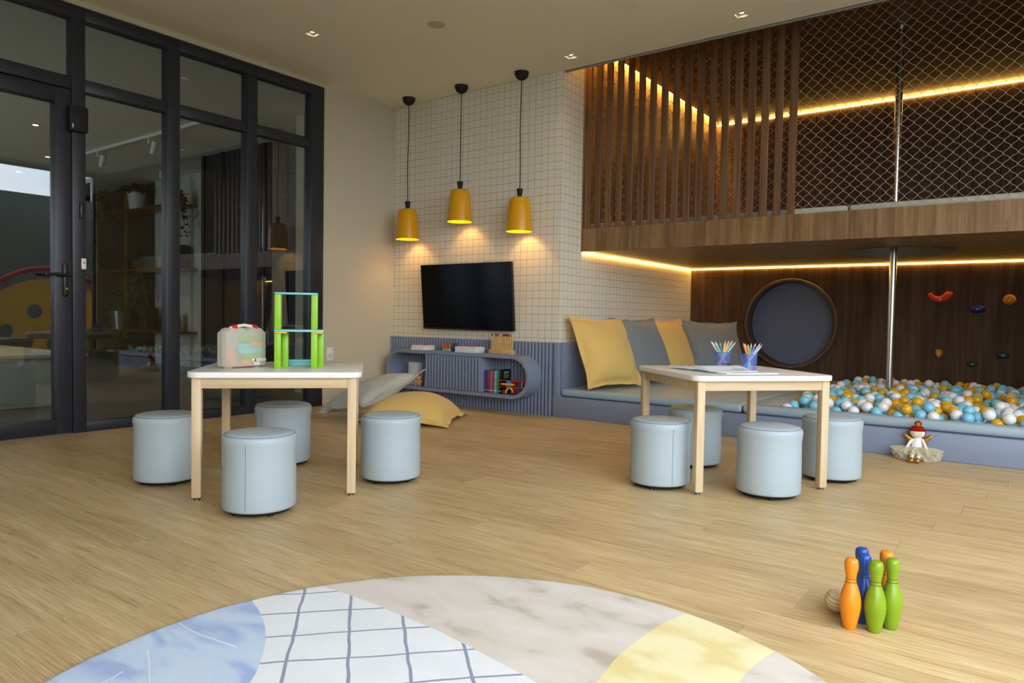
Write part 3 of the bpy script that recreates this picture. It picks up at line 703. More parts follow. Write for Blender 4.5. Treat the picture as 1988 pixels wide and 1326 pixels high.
# ---- pendants
def pendant(x, y_, z0, label, wig):
    t = thing('pendant_lamp', label, 'pendant lamp', (x, y_, ZC), group='mustard pendant lamps')
    mb_ = MB(); mb_.lathe([(0.006, -0.068), (0.03, -0.064), (0.05, -0.048), (0.060, -0.025), (0.0625, 0.0)], 28); mb_.build('canopy', M['matt_black'], t)
    h = z0 + 0.303 - ZC       # top of shade, local z
    pts = [(0.006 * math.sin(wig + 5 * k / 10) * math.sin(PI * k / 10), 0.006 * math.cos(2 * wig + 4 * k / 10) * math.sin(PI * k / 10), -0.066 + (h + 0.07 + 0.066) * k / 10) for k in range(11)]
    MB().tube(pts, 0.0042, 8).build('cord', M['matt_black'], t, ang=80)
    mb_ = MB(); mb_.lathe([(0.018, h - 0.004), (0.0185, h + 0.006), (0.0275, h + 0.06), (0.0275, h + 0.068), (0.02, h + 0.073)], 24); mb_.build('socket', M['matt_black'], t)
    b = z0 - ZC
    out = [(0.116, b), (0.1155, b + 0.01), (0.111, b + 0.08), (0.1035, b + 0.17), (0.0965, b + 0.235), (0.092, b + 0.262), (0.083, b + 0.283), (0.067, b + 0.297), (0.045, b + 0.302), (0.0001, b + 0.303)]
    mb_ = MB(); mb_.lathe(out, 48, cap=False); s_ = mb_.build('shade', M['shade'], t, ang=60)
    inn = [(0.116, b + 0.0005)] + [(r - 0.003, z - 0.003) for r, z in out[1:-1]] + [(0.0001, b + 0.299)]
    mb_ = MB(); mb_.lathe(inn, 48, cap=False); mb_.f = [tuple(reversed(f)) for f in mb_.f]; mb_.build('inner_face', M['shade_in'], s_, ang=60)
    mb_ = MB().sphere((0, 0, b + 0.17), 0.028, 16, 10); mb_.build('bulb', M['bulb'], t, ang=80)
    l = bpy.data.lights.new('pendant_light', 'POINT'); l.energy = 3.6; l.color = (1, 0.74, 0.24); l.shadow_soft_size = 0.025
    o_ = bpy.data.objects.new('pendant_light', l); COL.objects.link(o_); o_.parent = t; o_.location = (0, 0, b + 0.125)
pendant(-5.047, 5.073, 1.611, 'mustard pendant lamp nearest the cream wall, lowest left', 0.4)
pendant(-4.372, 5.075, 1.739, 'mustard pendant lamp in the middle, hanging highest', 2.0)
pendant(-3.690, 5.083, 1.610, 'mustard pendant lamp nearest the loft', 3.3)

# ---- loft slats, net, mats, fire pole
scr = thing('slat_screen', 'tall walnut slat screen at the left end of the loft', 'slat screen', (XS, YFAS, ZS1))
sm = MB().bb(0, 0.056, 0, 0.024, 0.0, ZLC + 0.016 - ZS1).mesh('slat', bevel=0.003, seg=1); sm.materials.append(M['walnut_s'])
for i in range(18):
    o = bpy.data.objects.new('slat', sm); COL.objects.link(o); o.parent = scr; o.location = (0.023 + i * 0.1044, 0.006, 0)
def make_net():
    cw, ch = 0.080, 0.0775; y_ = YFAS + 0.075; mb_ = MB()
    x0, x1, z0, z1 = XS + 0.02, XR - 0.05, ZS1 + 0.006, ZLC
    nx, nz = int((x1 - x0) / (cw / 2)), int((z1 - z0) / (ch / 2))
    rnd = random.Random(5); P = {}
    for i in range(nx + 1):
        for j in range(nz + 1):
            if (i + j) % 2 == 0: P[i, j] = Vector((x0 + i * cw / 2 + rnd.gauss(0, 0.0022), y_ + rnd.gauss(0, 0.002), z0 + j * ch / 2 + rnd.gauss(0, 0.0022)))
    for (i, j), p in P.items():
        for di in (-1, 1):
            q = P.get((i + di, j + 1))
            if q is not None:
                m1, m2 = p.lerp(q, 0.3) + Vector((-di * 0.0018, 0, 0.0018)), p.lerp(q, 0.7) + Vector((di * 0.0018, 0, -0.0018))
                mb_.tube([p, m1, m2, q], 0.0014, 4, cap=False)
        mb_.sphere(p, 0.0032, 6, 4)
    mb_.tube([(x0, y_, z0), (x1, y_, z0)], 0.003, 6); mb_.tube([(x0, y_, z1), (x1, y_, z1)], 0.003, 6)
    return tag(mb_.build('safety_net', M['net'], ang=80), 'knotted rope safety net across the loft opening', 'safety net')
make_net()
for a, b, lab in ((XS + 0.02, -1.155, 'pale padded mat on the loft floor behind the slats'), (-1.145, 0.3, 'pale padded mat on the loft floor behind the open net'), (0.31, XR - 0.02, 'pale padded mat at the right end of the loft floor')):
    t = thing('loft_mat', lab, 'mat', (0, 0, 0), group='mats on the loft floor')
    MB().bb(a, b, YFAS + 0.10, HC[1] - HR - 0.05, ZS1, ZS1 + 0.058).build('pad', M['pad_loft'], t, bevel=0.024, seg=4)
pole = thing('fire_pole', 'shiny steel fire pole from the ball pit up through the loft', 'pole', (HC[0] - 0.012, HC[1], 0.02))
mb = MB(); mb.lathe([(0.029, 0.0), (0.029, ZLC - 0.003)], 28); mb.build('tube', M['steel'], pole, ang=40)
mb = MB(); mb.lathe([(0.07, ZLC - 0.016), (0.07, ZLC - 0.003)], 28); mb.build('ceiling_flange', M['steel'], pole, ang=40)
mb = MB(); mb.lathe([(0.07, 0.0), (0.07, 0.012)], 28); mb.build('floor_flange', M['steel'], pole, ang=40)

# ---- bench mats and pit padding
t = thing('bench_mat', 'long blue-grey vinyl mat on the bench under the cushions', 'mat', (0, 0, 0))
MB().bb(XS + 0.034, -1.745, YT - 0.004, YB - 0.004, 0.178, ZM).build('pad', M['mat'], t, bevel=0.026, seg=4)
t = thing('pit_surround', 'blue-grey padded surround of the ball pit', 'mat', (0, 0, 0))
MB().bb(-1.738, 0.62, YT - 0.004, YT + 0.115, 0.178, ZM).build('front_pad', M['mat'], t, bevel=0.026, seg=4)
MB().bb(-1.738, -1.50, YT + 0.117, YB - 0.14, 0.178, ZM).build('side_pad', M['mat'], t, bevel=0.022, seg=3)
MB().bb(-1.738, 0.62, YB - 0.138, YB - 0.004, 0.178, ZM).build('back_pad', M['mat'], t, bevel=0.022, seg=3)
t = thing('bench_mat', 'blue-grey vinyl mat on the bench right of the ball pit', 'mat', (0, 0, 0))
MB().bb(0.625, XR - 0.01, YT - 0.004, YB - 0.004, 0.178, ZM).build('pad', M['mat'], t, bevel=0.026, seg=4)

# ---- balls
def fill_pit():
    R = 0.037; D = 2 * R; x0, x1, y0, y1 = -1.498 + R, 0.598 - R, YT + 0.12 + R, YB - 0.142 - R
    rnd = random.Random(3); cell = {}; out = []
    def zfor(x, y_):
        z = 0.122 + R + 0.03 * mnoise.noise(Vector((x * 1.4, y_ * 1.4, 7))) + 0.02 * math.sin((y_ - y0) / (y1 - y0) * PI)
        ci, cj = int(x / D), int(y_ / D)
        for i in (ci - 2, ci - 1, ci, ci + 1, ci + 2):
            for j in (cj - 2, cj - 1, cj, cj + 1, cj + 2):
                for (a, b, c) in cell.get((i, j), ()):
                    d2 = (a - x) ** 2 + (b - y_) ** 2
                    if d2 < D * D: z = max(z, c + math.sqrt(D * D - d2))
        return z
    px_, py_ = HC[0] - 0.012, HC[1]
    target = int((x1 - x0) * (y1 - y0) / (D * D) * 1.78)
    while len(out) < target:
        best = None
        for _ in range(9):
            x, y_ = rnd.uniform(x0, x1), rnd.uniform(y0, y1)
            if math.hypot(x - px_, y_ - py_) < R + 0.032: continue
            for _k in range(3):
                z = zfor(x, y_)
                if best is None or z < best[2]: best = (x, y_, z)
                x = min(x1, max(x0, x + rnd.uniform(-R, R))); y_ = min(y1, max(y0, y_ + rnd.uniform(-R, R)))
                if math.hypot(x - px_, y_ - py_) < R + 0.032: break
        if best[2] > 0.36: break
        out.append(best); cell.setdefault((int(best[0] / D), int(best[1] / D)), []).append(best)
    return R, out
BR, BALLS = fill_pit()
def in_view(b):
    v = Vector(b) - Vector((0, 0, CAM_H)); d = v.dot(fw)
    return d > 0 and abs(v.dot(rt2) / d) < 0.722 and b[2] > 0.205
cand = sorted([b for b in BALLS if in_view(b)], key=lambda b: (Vector(b) - Vector((0, 0, CAM_H))).length)
# a ball that lies covered by others is not shown: keep those open to the camera
cam_p = Vector((0, 0, CAM_H))
def hidden(b):
    B = Vector(b); d = (cam_p - B); L = d.length; d /= L; k = 0
    for o in BALLS:
        if o is b: continue
        if abs(o[0] - b[0]) > 0.25 or abs(o[1] - b[1]) > 0.25: continue
        q = Vector(o) - B; s_ = q.dot(d)
        if s_ > 0.01 and (q - d * s_).length < BR * 0.5: return True
    return False
vis = [b for b in cand if not hidden(b)]
single = vis[:300]; sset = set(single)
ballm = {}
for k in 'wby':
    me = MB().sphere((0, 0, 0), BR, 22, 14).mesh('ball', ang=180); me.materials.append(M['ball_' + k]); ballm[k] = me
BL = {'w': ('white plastic ball among the balls filling the pit', 'white balls in the pit'), 'b': ('sky-blue plastic ball among the balls filling the pit', 'sky-blue balls in the pit'), 'y': ('mustard-yellow plastic ball among the balls filling the pit', 'mustard balls in the pit')}
rnd = random.Random(9)
def ball_col(): return rnd.choices('wby', (0.36, 0.36, 0.28))[0]
for b in single:
    k = ball_col(); o = bpy.data.objects.new('pit_ball', ballm[k]); COL.objects.link(o); o.location = b
    tag(o, BL[k][0], 'ball', BL[k][1])
rest = MB(); sp = MB().sphere((0, 0, 0), BR, 16, 9)
for b in BALLS:
    if b in sset: continue
    rest.cur = 'wby'.index(ball_col()); rest.add([(x + b[0], y_ + b[1], z + b[2]) for x, y_, z in sp.v], sp.f)
o = rest.build('pit_balls', [M['ball_w'], M['ball_b'], M['ball_y']], ang=180)
tag(o, 'farther and covered white, blue and mustard balls filling the pit', 'balls', kind='stuff')

# ---- climbing holds on the walnut wall
def hold(name, label, x, z, c, pts):
    """lump swept from stacked shrinking outlines, bolted to the wall"""
    t = thing(name, label, 'climbing hold', (x, YB, z), group='climbing holds on the walnut wall')
    n_ = len(pts); mb_ = MB()
    cx = sum(p[0] for p in pts) / n_; cz = sum(p[1] for p in pts) / n_
    L_ = []
    for s_, d in ((1.0, 0.0), (0.98, 0.02), (0.84, 0.038), (0.55, 0.05), (0.22, 0.053)):
        L_.append([(cx + (a - cx) * s_, -d, cz + (b - cz) * s_) for a, b in pts])
    vs = [q for l_ in L_ for q in l_]; fs = []
    for i in range(4):
        for k in range(n_): fs.append((i * n_ + k, i * n_ + (k + 1) % n_, (i + 1) * n_ + (k + 1) % n_, (i + 1) * n_ + k))
    fs.append(tuple(range(4 * n_, 5 * n_)))
    mb_.add(vs, fs); me = mb_.mesh('grip', ang=180)
    o_ = link('grip', me, c, t)
    m_ = o_.modifiers.new('sub', 'SUBSURF'); m_.levels = 1; m_.render_levels = 1
    b_ = MB(); b_.lathe([(0.006, 0), (0.006, 0.004)], 12); b_.v = [(cx + p, -0.052 - r, cz + q) for p, q, r in b_.v]; b_.build('bolt', M['steel_dull'], t)
def ell(a, b, n_=12, j=0.0, seed=0):
    r_ = random.Random(seed); return [((a * math.cos(2 * PI * k / n_)) * (1 + r_.uniform(-j, j)), (b * math.sin(2 * PI * k / n_)) * (1 + r_.uniform(-j, j))) for k in range(n_)]
t = thing('climbing_hold', 'orange-red crescent climbing hold, highest left of the holds', 'climbing hold', (-0.787, YB, 1.14), group='climbing holds on the walnut wall')
arc = [(0.085 * math.cos(a), 0.045 + 0.082 * math.sin(a)) for a in [PI + 0.25 + (PI - 0.35) * k / 12 for k in range(13)]]
MB().tube([(a, -0.028, b) for a, b in arc], [0.018, 0.024, 0.026, 0.027, 0.028, 0.030, 0.032, 0.034, 0.035, 0.036, 0.036, 0.034, 0.028], 12).build('grip', col('hold_red', (214, 62, 40), 0.5), t, ang=80)
mb = MB(); mb.lathe([(0.009, 0), (0.009, 0.006)], 12); mb.v = [(0.012 + p, -0.060 - r, -0.035 + q) for p, q, r in mb.v]; mb.build('bolt', M['steel'], t)
hold('climbing_hold', 'dark blue oval climbing hold right of the red crescent', -0.469, 1.011, col('hold_blue', (28, 32, 120), 0.45), ell(0.068, 0.042, 12, 0.08, 1))
hold('climbing_hold', 'mustard round climbing hold near the right edge', -0.222, 1.099, col('hold_mustard', (196, 126, 16), 0.45), ell(0.056, 0.052, 12, 0.05, 2))
hold('climbing_hold', 'small amber teardrop climbing hold, lower left of the holds', -0.774, 0.573, col('hold_amber', (206, 142, 30), 0.45), [(0.0, -0.055), (0.018, -0.03), (0.034, 0.0), (0.034, 0.028), (0.015, 0.044), (-0.015, 0.044), (-0.034, 0.028), (-0.034, 0.0), (-0.018, -0.03)])
hold('climbing_hold', 'dark teal pointed climbing hold, lowest of the holds', -0.489, 0.482, col('hold_teal', (14, 66, 66), 0.45), [(0.056, 0.0), (0.02, 0.02), (-0.01, 0.028), (-0.04, 0.014), (-0.054, -0.004), (-0.03, -0.02), (0.0, -0.026), (0.03, -0.012)])
hold('climbing_hold', 'dark teal blocky climbing hold, lower right of the holds', -0.256, 0.576, col('hold_teal', (14, 66, 66), 0.45), [(0.05, 0.024), (0.02, 0.032), (-0.03, 0.032), (-0.052, 0.018), (-0.05, -0.018), (-0.02, -0.026), (0.03, -0.032), (0.05, -0.026)])

# ================================================================== SMALL THINGS ON THE TABLES
ZTB = 0.589
# ---- green block tower on the left table
TU = math.atan2(0.758, 0.652); TB = Vector((-3.033, 2.134, 0))
GREEN = col('lime_block', (140, 196, 32), 0.4); AQUA = col('aqua_block', (124, 208, 214), 0.4); AMB = col('amber_block', (238, 172, 30), 0.4); ORG = col('orange_block', (236, 160, 96), 0.4)
def block(label, mat, x0, x1, y0, y1, z0, z1, bev=0.0022):
    c, s_ = math.cos(TU), math.sin(TU); mx, my = (x0 + x1) / 2, (y0 + y1) / 2
    o = MB().box((0, 0, (z1 - z0) / 2), (x1 - x0, y1 - y0, z1 - z0)).build('toy_block', mat, bevel=bev)
    o.location = (TB.x + c * mx - s_ * my, TB.y + s_ * mx + c * my, z0); o.rotation_euler = (0, 0, TU)
    return tag(o, label, 'toy block', 'magnetic building blocks')
for x, sd in ((0.0, 'left'), (0.175, 'right')):
    block('lime green upright block, lower storey front %s of the tower' % sd, GREEN, x, x + 0.031, 0.0, 0.066, ZTB, 0.7605)
    block('lime green upright block, lower storey back %s of the tower' % sd, GREEN, x + 0.030, x + 0.059, 0.084, 0.15, ZTB, 0.7605)
    block('lime green upright block, upper storey %s of the tower' % sd, GREEN, x, x + 0.031, 0.0, 0.066, 0.7802, 0.9545)
    block('thin amber block under the %s end of the middle aqua plate' % sd, AMB, x, x + 0.059, 0.0, 0.15, 0.7610, 0.7688, 0.001)
block('long aqua plate between the two storeys of the tower', AQUA, -0.001, 0.236, -0.001, 0.152, 0.7692, 0.7798, 0.003)
block('long aqua plate on top of the tower', AQUA, -0.001, 0.207, -0.001, 0.067, 0.9549, 0.9645, 0.003)
block('aqua block lying on the table behind the tower', AQUA, 0.045, 0.20, 0.205, 0.265, ZTB, ZTB + 0.014)
block('aqua block lying on top of another behind the tower', AQUA, 0.045, 0.19, 0.205, 0.260, ZTB + 0.0144, ZTB + 0.029)

# ---- translucent carrying case
def frosted(name, c, keep):
    t = NT(name); tr = t.n('ShaderNodeBsdfTransparent'); t.put(tr.inputs[0], (0.96, 0.96, 0.94))
    b = t.bsdf(lin(c), 0.4, 0, 0.5); tl = t.n('ShaderNodeBsdfTranslucent'); t.put(tl.inputs[0], lin(c))
    m1 = t.n('ShaderNodeMixShader'); m1.inputs[0].default_value = 0.45; t.nt.links.new(b, m1.inputs[1]); t.nt.links.new(tl.outputs[0], m1.inputs[2])
    m2 = t.n('ShaderNodeMixShader'); m2.inputs[0].default_value = keep; t.nt.links.new(m1.outputs[0], m2.inputs[1]); t.nt.links.new(tr.outputs[0], m2.inputs[2])
    return t.done(m2.outputs[0])
M['frost'] = frosted('frosted_plastic', (244, 242, 234), 0.46)
CA = math.atan2(0.991, -0.134)
cs = thing('carrying_case', 'translucent white plastic carrying case with red latches on the block table', 'case', (-3.113, 1.926, ZTB), CA)
W_, D_ = 0.238, 0.064
prof2 = [(0.012, 0.008), (W_ - 0.012, 0.008), (W_ - 0.003, 0.012), (W_, 0.022), (W_, 0.170), (W_ - 0.006, 0.178), (W_ - 0.016, 0.182), (W_ - 0.022, 0.190), (W_ - 0.040, 0.197), (W_ / 2 + 0.028, 0.198), (W_ / 2 + 0.004, 0.181), (W_ / 2 - 0.022, 0.198), (0.040, 0.197), (0.022, 0.190), (0.016, 0.182), (0.006, 0.178), (0, 0.170), (0, 0.022), (0.003, 0.012)]
def case_half(y0, y1, nm):
    mb_ = MB(); mb_.prism(prof2, y0, y1, lambda q: Vector((q.x, q.z, q.y))); return mb_.build(nm, M['frost'], cs, ang=30)
case_half(0.0, D_ / 2 - 0.001, 'front_shell'); case_half(D_ / 2 + 0.001, D_, 'back_shell')
MB().tube([(0.036, D_ / 2 - 0.012, 0.194), (0.06, D_ / 2 - 0.012, 0.203), (W_ / 2, D_ / 2 - 0.012, 0.210), (W_ - 0.06, D_ / 2 - 0.012, 0.203), (W_ - 0.036, D_ / 2 - 0.012, 0.194)], 0.008, 10).build('handle', plain('handle_plastic', (224, 221, 208), 0.45), cs, ang=60)
for x in (0.058, W_ - 0.058):
    lt = MB().box((x, D_ / 2 - 0.012, 0.2045), (0.030, 0.021, 0.013), Matrix.Rotation(0.22 if x > 0.1 else -0.22, 3, 'Y')).box((x, 0.008, 0.1985), (0.012, 0.020, 0.010)).build('latch', col('red_plastic', (206, 30, 28), 0.4), cs, bevel=0.0012)
for x in (0.03, W_ - 0.045): MB().box((x, D_ / 2 - 0.006, 0.0042), (0.018, 0.030, 0.008)).build('foot', M['frost'], cs)
RX = Matrix.Rotation(PI / 2, 4, 'X')
txt = plain('white_print', (240, 240, 238), 0.5)
def on_front(x, z): return Matrix.Translation((x, -0.0012, z)) @ RX
text_mesh('lettering', 'M', 0.021, txt, cs, on_front(0.161, 0.037), 0.0003, 0.0007)
text_mesh('lettering', 'GF', 0.021, txt, cs, on_front(0.190, 0.037), 0.0003, 0.0007)
text_mesh('lettering', 'RMA', 0.021, txt, cs, on_front(0.2215, 0.037), 0.0003, 0.0007)
MB().add([(0.167, -0.0012, 0.030), (0.181, -0.0012, 0.030), (0.174, -0.0012, 0.046), (0.167, -0.0006, 0.030), (0.181, -0.0006, 0.030), (0.174, -0.0006, 0.046)], [(0, 1, 2), (5, 4, 3), (0, 3, 4, 1), (1, 4, 5, 2), (2, 5, 3, 0)]).build('logo_triangle', col('red_print', (178, 24, 30), 0.5), cs)
MB().box((0.2035, -0.0009, 0.037), (0.007, 0.0006, 0.010)).build('logo_square', col('maroon_print', (120, 44, 30), 0.5), cs)
MB().box((0.183, -0.0009, 0.019), (0.037, 0.0006, 0.014)).build('print_panel', plain('pale_print', (214, 230, 232), 0.5), cs)
def inner(label, mat, x0, x1, y0, y1, z0, z1):
    o = MB().bb(x0, x1, y0, y1, z0, z1).build('toy_block', mat, bevel=0.002); o.location = cs.location; o.rotation_euler = (0, 0, CA)
    tag(o, label, 'toy block', 'magnetic building blocks')
inner('pale orange block at the bottom inside the clear case', ORG, 0.10, 0.232, 0.012, 0.056, 0.011, 0.040)
inner('lime green block lying inside the clear case above the orange one', GREEN, 0.115, 0.233, 0.010, 0.056, 0.0405, 0.068)
inner('aqua block lying inside the clear case above the green one', AQUA, 0.085, 0.233, 0.010, 0.056, 0.0685, 0.100)
inner('aqua block stood up inside the clear case beside the orange block', AQUA, 0.085, 0.150, 0.010, 0.055, 0.1005, 0.122)
inner('pale orange block near the top inside the clear case', ORG, 0.152, 0.233, 0.010, 0.054, 0.1005, 0.128)
inner('pale orange block upright at the left inside the clear case', ORG, 0.032, 0.055, 0.012, 0.056, 0.011, 0.100)
inner('lime green block stacked topmost inside the clear case', GREEN, 0.10, 0.228, 0.014, 0.054, 0.1285, 0.150)

# ---- pencil cups
def meshcup():
    t = NT('blue_wire_mesh'); v = t.coord()
    tr = t.n('ShaderNodeBsdfTransparent'); b = t.bsdf(lin((112, 146, 222)), 0.45, 0.1, 0.4)
    m2 = t.n('ShaderNodeMixShader'); m2.inputs[0].default_value = 0.58; t.nt.links.new(b, m2.inputs[1]); t.nt.links.new(tr.outputs[0], m2.inputs[2])
    return t.done(m2.outputs[0])
M['mesh'] = meshcup(); M['blue_metal'] = plain('blue_metal', (92, 128, 212), 0.4, 0.1)
UR = Vector((math.cos(YAW), math.sin(YAW), 0)); UF = Vector((-math.sin(YAW), math.cos(YAW), 0))
def cup(x, y_, label, lots):
    R, Hc = 0.0435, 0.088
    t = thing('pencil_cup', label, 'pencil cup', (x, y_, ZTB), group='blue mesh pencil cups')
    mb_ = MB(); mb_.lathe([(R * 0.96, 0.004), (R, Hc - 0.003)], 40, cap=False); mb_.build('wall', M['mesh'], t, ang=80)
    for z, r in ((0.003, R * 0.96), (Hc - 0.002, R * 1.03)):
        MB().tube([(r * math.cos(a), r * math.sin(a), z) for a in [2 * PI * k / 40 for k in range(41)]], 0.003, 8, cap=False).build('rim' if z > 0.01 else 'base_ring', M['blue_metal'], t, ang=80)
    mb_ = MB(); mb_.lathe([(R * 0.94, 0.002), (R * 0.94, 0.004)], 40); mb_.build('base', M['blue_metal'], t)
    for lab, c, tip, depth, L in lots:
        bot = Vector((x, y_, ZTB + 0.005)) + UR * max(-0.030, min(0.030, -tip * 0.5)) + UF * (-depth * 0.6)
        top = Vector((x, y_, ZTB + L)) + UR * tip + UF * depth
        d = (top - bot).normalized(); p = thing('pencil', lab, 'pencil', bot, 0, group='coloured pencils in the mesh cups')
        p.rotation_mode = 'QUATERNION'; p.rotation_quaternion = Vector((0, 0, 1)).rotation_difference(d)
        Lp = (top - bot).length; m_ = col('pencil_' + c[0], c[1], 0.4)
        mb_ = MB(); mb_.lathe([(0.0054, 0.0), (0.0054, Lp - 0.020)], 6); mb_.build('barrel', m_, p, ang=25)
        mb_ = MB(); mb_.lathe([(0.0054, Lp - 0.020), (0.0020, Lp - 0.006)], 10, cap=False); mb_.build('sharpened_wood', col('pencil_wood', (226, 190, 140), 0.6), p, ang=40)
        mb_ = MB(); mb_.lathe([(0.0020, Lp - 0.006), (0.0003, Lp)], 8); mb_.build('lead', m_, p, ang=40)
LIL, SKY_, GRN, LIM, BLU, YEL, GLD, PNK, TEA, ORA = ('lilac', (196, 172, 226)), ('sky', (164, 198, 236)), ('green', (104, 194, 136)), ('lime', (166, 222, 150)), ('blue', (116, 150, 220)), ('yellow', (244, 228, 116)), ('gold', (238, 192, 82)), ('pink', (236, 172, 196)), ('teal', (152, 220, 226)), ('orange', (242, 156, 84))
c1_ = 'in the mesh cup beside the magazine'; c2_ = 'in the mesh cup nearer the pouf'
cup(-1.474, 4.07, 'blue mesh pencil cup beside the open magazine', [('lilac pencil leaning far left ' + c1_, LIL, -0.074, -0.008, 0.150), ('sky-blue pencil leaning left ' + c1_, SKY_, -0.064, 0.012, 0.151), ('green pencil leaning left ' + c1_, GRN, -0.050, -0.012, 0.146), ('lime pencil leaning left ' + c1_, LIM, -0.041, 0.014, 0.150),
    ('short blue pencil ' + c1_, BLU, -0.010, 0.022, 0.144), ('yellow pencil upright ' + c1_, YEL, 0.010, -0.016, 0.156), ('golden pencil leaning right ' + c1_, GLD, 0.037, 0.004, 0.156), ('pink pencil leaning right ' + c1_, PNK, 0.062, 0.016, 0.157), ('teal pencil leaning far right ' + c1_, TEA, 0.072, -0.010, 0.150)])
cup(-1.280, 3.945, 'blue mesh pencil cup nearer the front pouf', [('orange pencil at the left ' + c2_, ORA, -0.036, -0.008, 0.152), ('golden pencil upright ' + c2_, GLD, -0.019, 0.012, 0.148), ('second orange pencil upright ' + c2_, ('amber', (226, 154, 88)), -0.012, -0.014, 0.146), ('sky-blue pencil upright ' + c2_, SKY_, -0.001, 0.014, 0.142), ('green pencil upright ' + c2_, GRN, 0.007, -0.016, 0.151), ('lime pencil leaning slightly right ' + c2_, LIM, 0.016, 0.018, 0.147),
    ('blue pencil leaning right ' + c2_, BLU, 0.041, 0.010, 0.152), ('pink pencil leaning right ' + c2_, PNK, 0.060, -0.008, 0.151), ('teal pencil leaning far right ' + c2_, TEA, 0.066, -0.016, 0.142)])

# ---- open magazine and a brochure beside it
mg = thing('magazine', 'open white magazine lying on the pencil-cup table', 'magazine', (-1.49, 3.64, ZTB + 0.0052), math.atan2(-0.47, 0.88))
PAP = plain('magazine_paper', (238, 238, 240), 0.45, var=0.03, scale=8)
def pages(sgn, lift, nm):
    n_ = 14; vs, fs = [], []
    for j in (0.0, 0.28):
        for i in range(n_ + 1):
            u = i / n_; z = 0.003 + lift * math.sin(PI * min(1, u * 1.25) ** 0.7) * (1 - 0.3 * j) * (1 - u * 0.6)
            vs += [(sgn * 0.205 * u, j, z), (sgn * 0.205 * u, j, 0.0002 + 0.25 * max(0, z - 0.004))]
    m_ = 2 * (n_ + 1)
    for i in range(n_):
        a = 2 * i; fs += [(a, a + 2, m_ + a + 2, m_ + a), (a + 1, m_ + a + 1, m_ + a + 3, a + 3), (a, a + 1, a + 3, a + 2), (m_ + a, m_ + a + 2, m_ + a + 3, m_ + a + 1)]
    fs += [(0, m_, m_ + 1, 1), (2 * n_, 2 * n_ + 1, m_ + 2 * n_ + 1, m_ + 2 * n_)]
    return MB().add(vs, fs).build(nm, PAP, mg, ang=60)
pages(1, 0.026, 'right_pages'); pages(-1, 0.012, 'left_pages')
MB().bb(-0.205, 0.206, -0.001, 0.281, -0.0002, 0.0003).build('cover', PAP, mg, smooth=False)
def print_patch(x, y_, z, sx, sy, c, nm, tilt=0.0):
    MB().box((x, y_, z), (sx, sy, 0.0005), Matrix.Rotation(tilt, 3, 'Y')).build(nm, col('print_' + nm + str(c[0]), c, 0.5), mg)
print_patch(0.055, 0.205, 0.0315, 0.05, 0.045, (92, 44, 34), 'picture', 0.10)
for k in range(5): print_patch(0.022 + 0.009 * (k % 2), 0.05 + 0.018 * k, 0.0270, 0.012, 0.005, (70, 70, 84), 'text_line', -0.5)
for k in range(6): print_patch(-0.11, 0.06 + 0.03 * k, 0.0135 - 0.0003 * k, 0.11, 0.006, (150, 150, 170), 'text_line', 0.07)
for k in range(3): print_patch(0.165, 0.16 + 0.03 * k, 0.0120, 0.05, 0.008, (150, 130, 160), 'text_line', 0.13)
br = thing('brochure', 'thin white brochure half under the open magazine', 'brochure', (-1.335, 3.60, ZTB + 0.0002), 0.9)
MB().bb(0.0, 0.30, -0.10, 0.08, 0.0, 0.0045).build('cover', PAP, br, bevel=0.0005); MB().bb(0.20, 0.26, -0.02, 0.03, 0.0046, 0.0050).build('picture', col('print_mauve', (150, 110, 120), 0.5), br)
MB().bb(0.05, 0.16, -0.085, -0.04, 0.0046, 0.0050).build('picture', col('print_grey', (198, 198, 206), 0.5), br)

# ---- skittles
PINP = [(0.0145, 0.0), (0.0165, 0.003), (0.0200, 0.018), (0.0242, 0.038), (0.0273, 0.056), (0.0284, 0.069), (0.0278, 0.083), (0.0248, 0.100), (0.0200, 0.116), (0.0155, 0.129), (0.0138, 0.137), (0.0136, 0.145), (0.0150, 0.155), (0.0174, 0.167), (0.0186, 0.178), (0.0184, 0.187), (0.0168, 0.194), (0.0130, 0.1985), (0.0070, 0.2), (0.0001, 0.2002)]
PINC = {'orange': (234, 138, 22), 'green': (126, 156, 22), 'blue': (30, 74, 154)}
for c, x, y_, lab in (('orange', -0.399, 2.166, 'orange wooden skittle standing foremost left'), ('green', -0.339, 2.185, 'lime green wooden skittle standing foremost of the group'), ('green', -0.306, 2.238, 'lime green wooden skittle at the right of the group'), ('blue', -0.377, 2.231, 'blue wooden skittle standing behind the front orange one'), ('blue', -0.394, 2.288, 'blue wooden skittle standing farthest back'), ('orange', -0.331, 2.300, 'orange wooden skittle at the back behind the right green one')):
    t = thing('skittle', lab, 'skittle', (x, y_, 0), random.uniform(0, 6), group='wooden skittles')
    mb_ = MB(); mb_.lathe(PINP, 36); mb_.build('body', col('skittle_' + c, PINC[c], 0.28, spec=0.5, var=0.08, scale=25), t, ang=60)
    for z, r in ((0.1335, 0.01465), (0.1425, 0.01375)):
        MB().tube([(r * math.cos(a), r * math.sin(a), z) for a in [2 * PI * k / 36 for k in range(37)]], 0.0007, 6, cap=False).build('groove', col('groove_dark', (46, 30, 12), 0.6), t, ang=80)
t = thing('wooden_ball', 'natural wooden ball with dark turned rings beside the skittles', 'ball', (-0.452, 2.262, 0.034))
MB().sphere((0, 0, 0), 0.034, 32, 20).build('body', wood('ball_wood', (218, 190, 146), (234, 210, 170), (242, 224, 190), (40, 40, 12), rnd=False), t, ang=180)
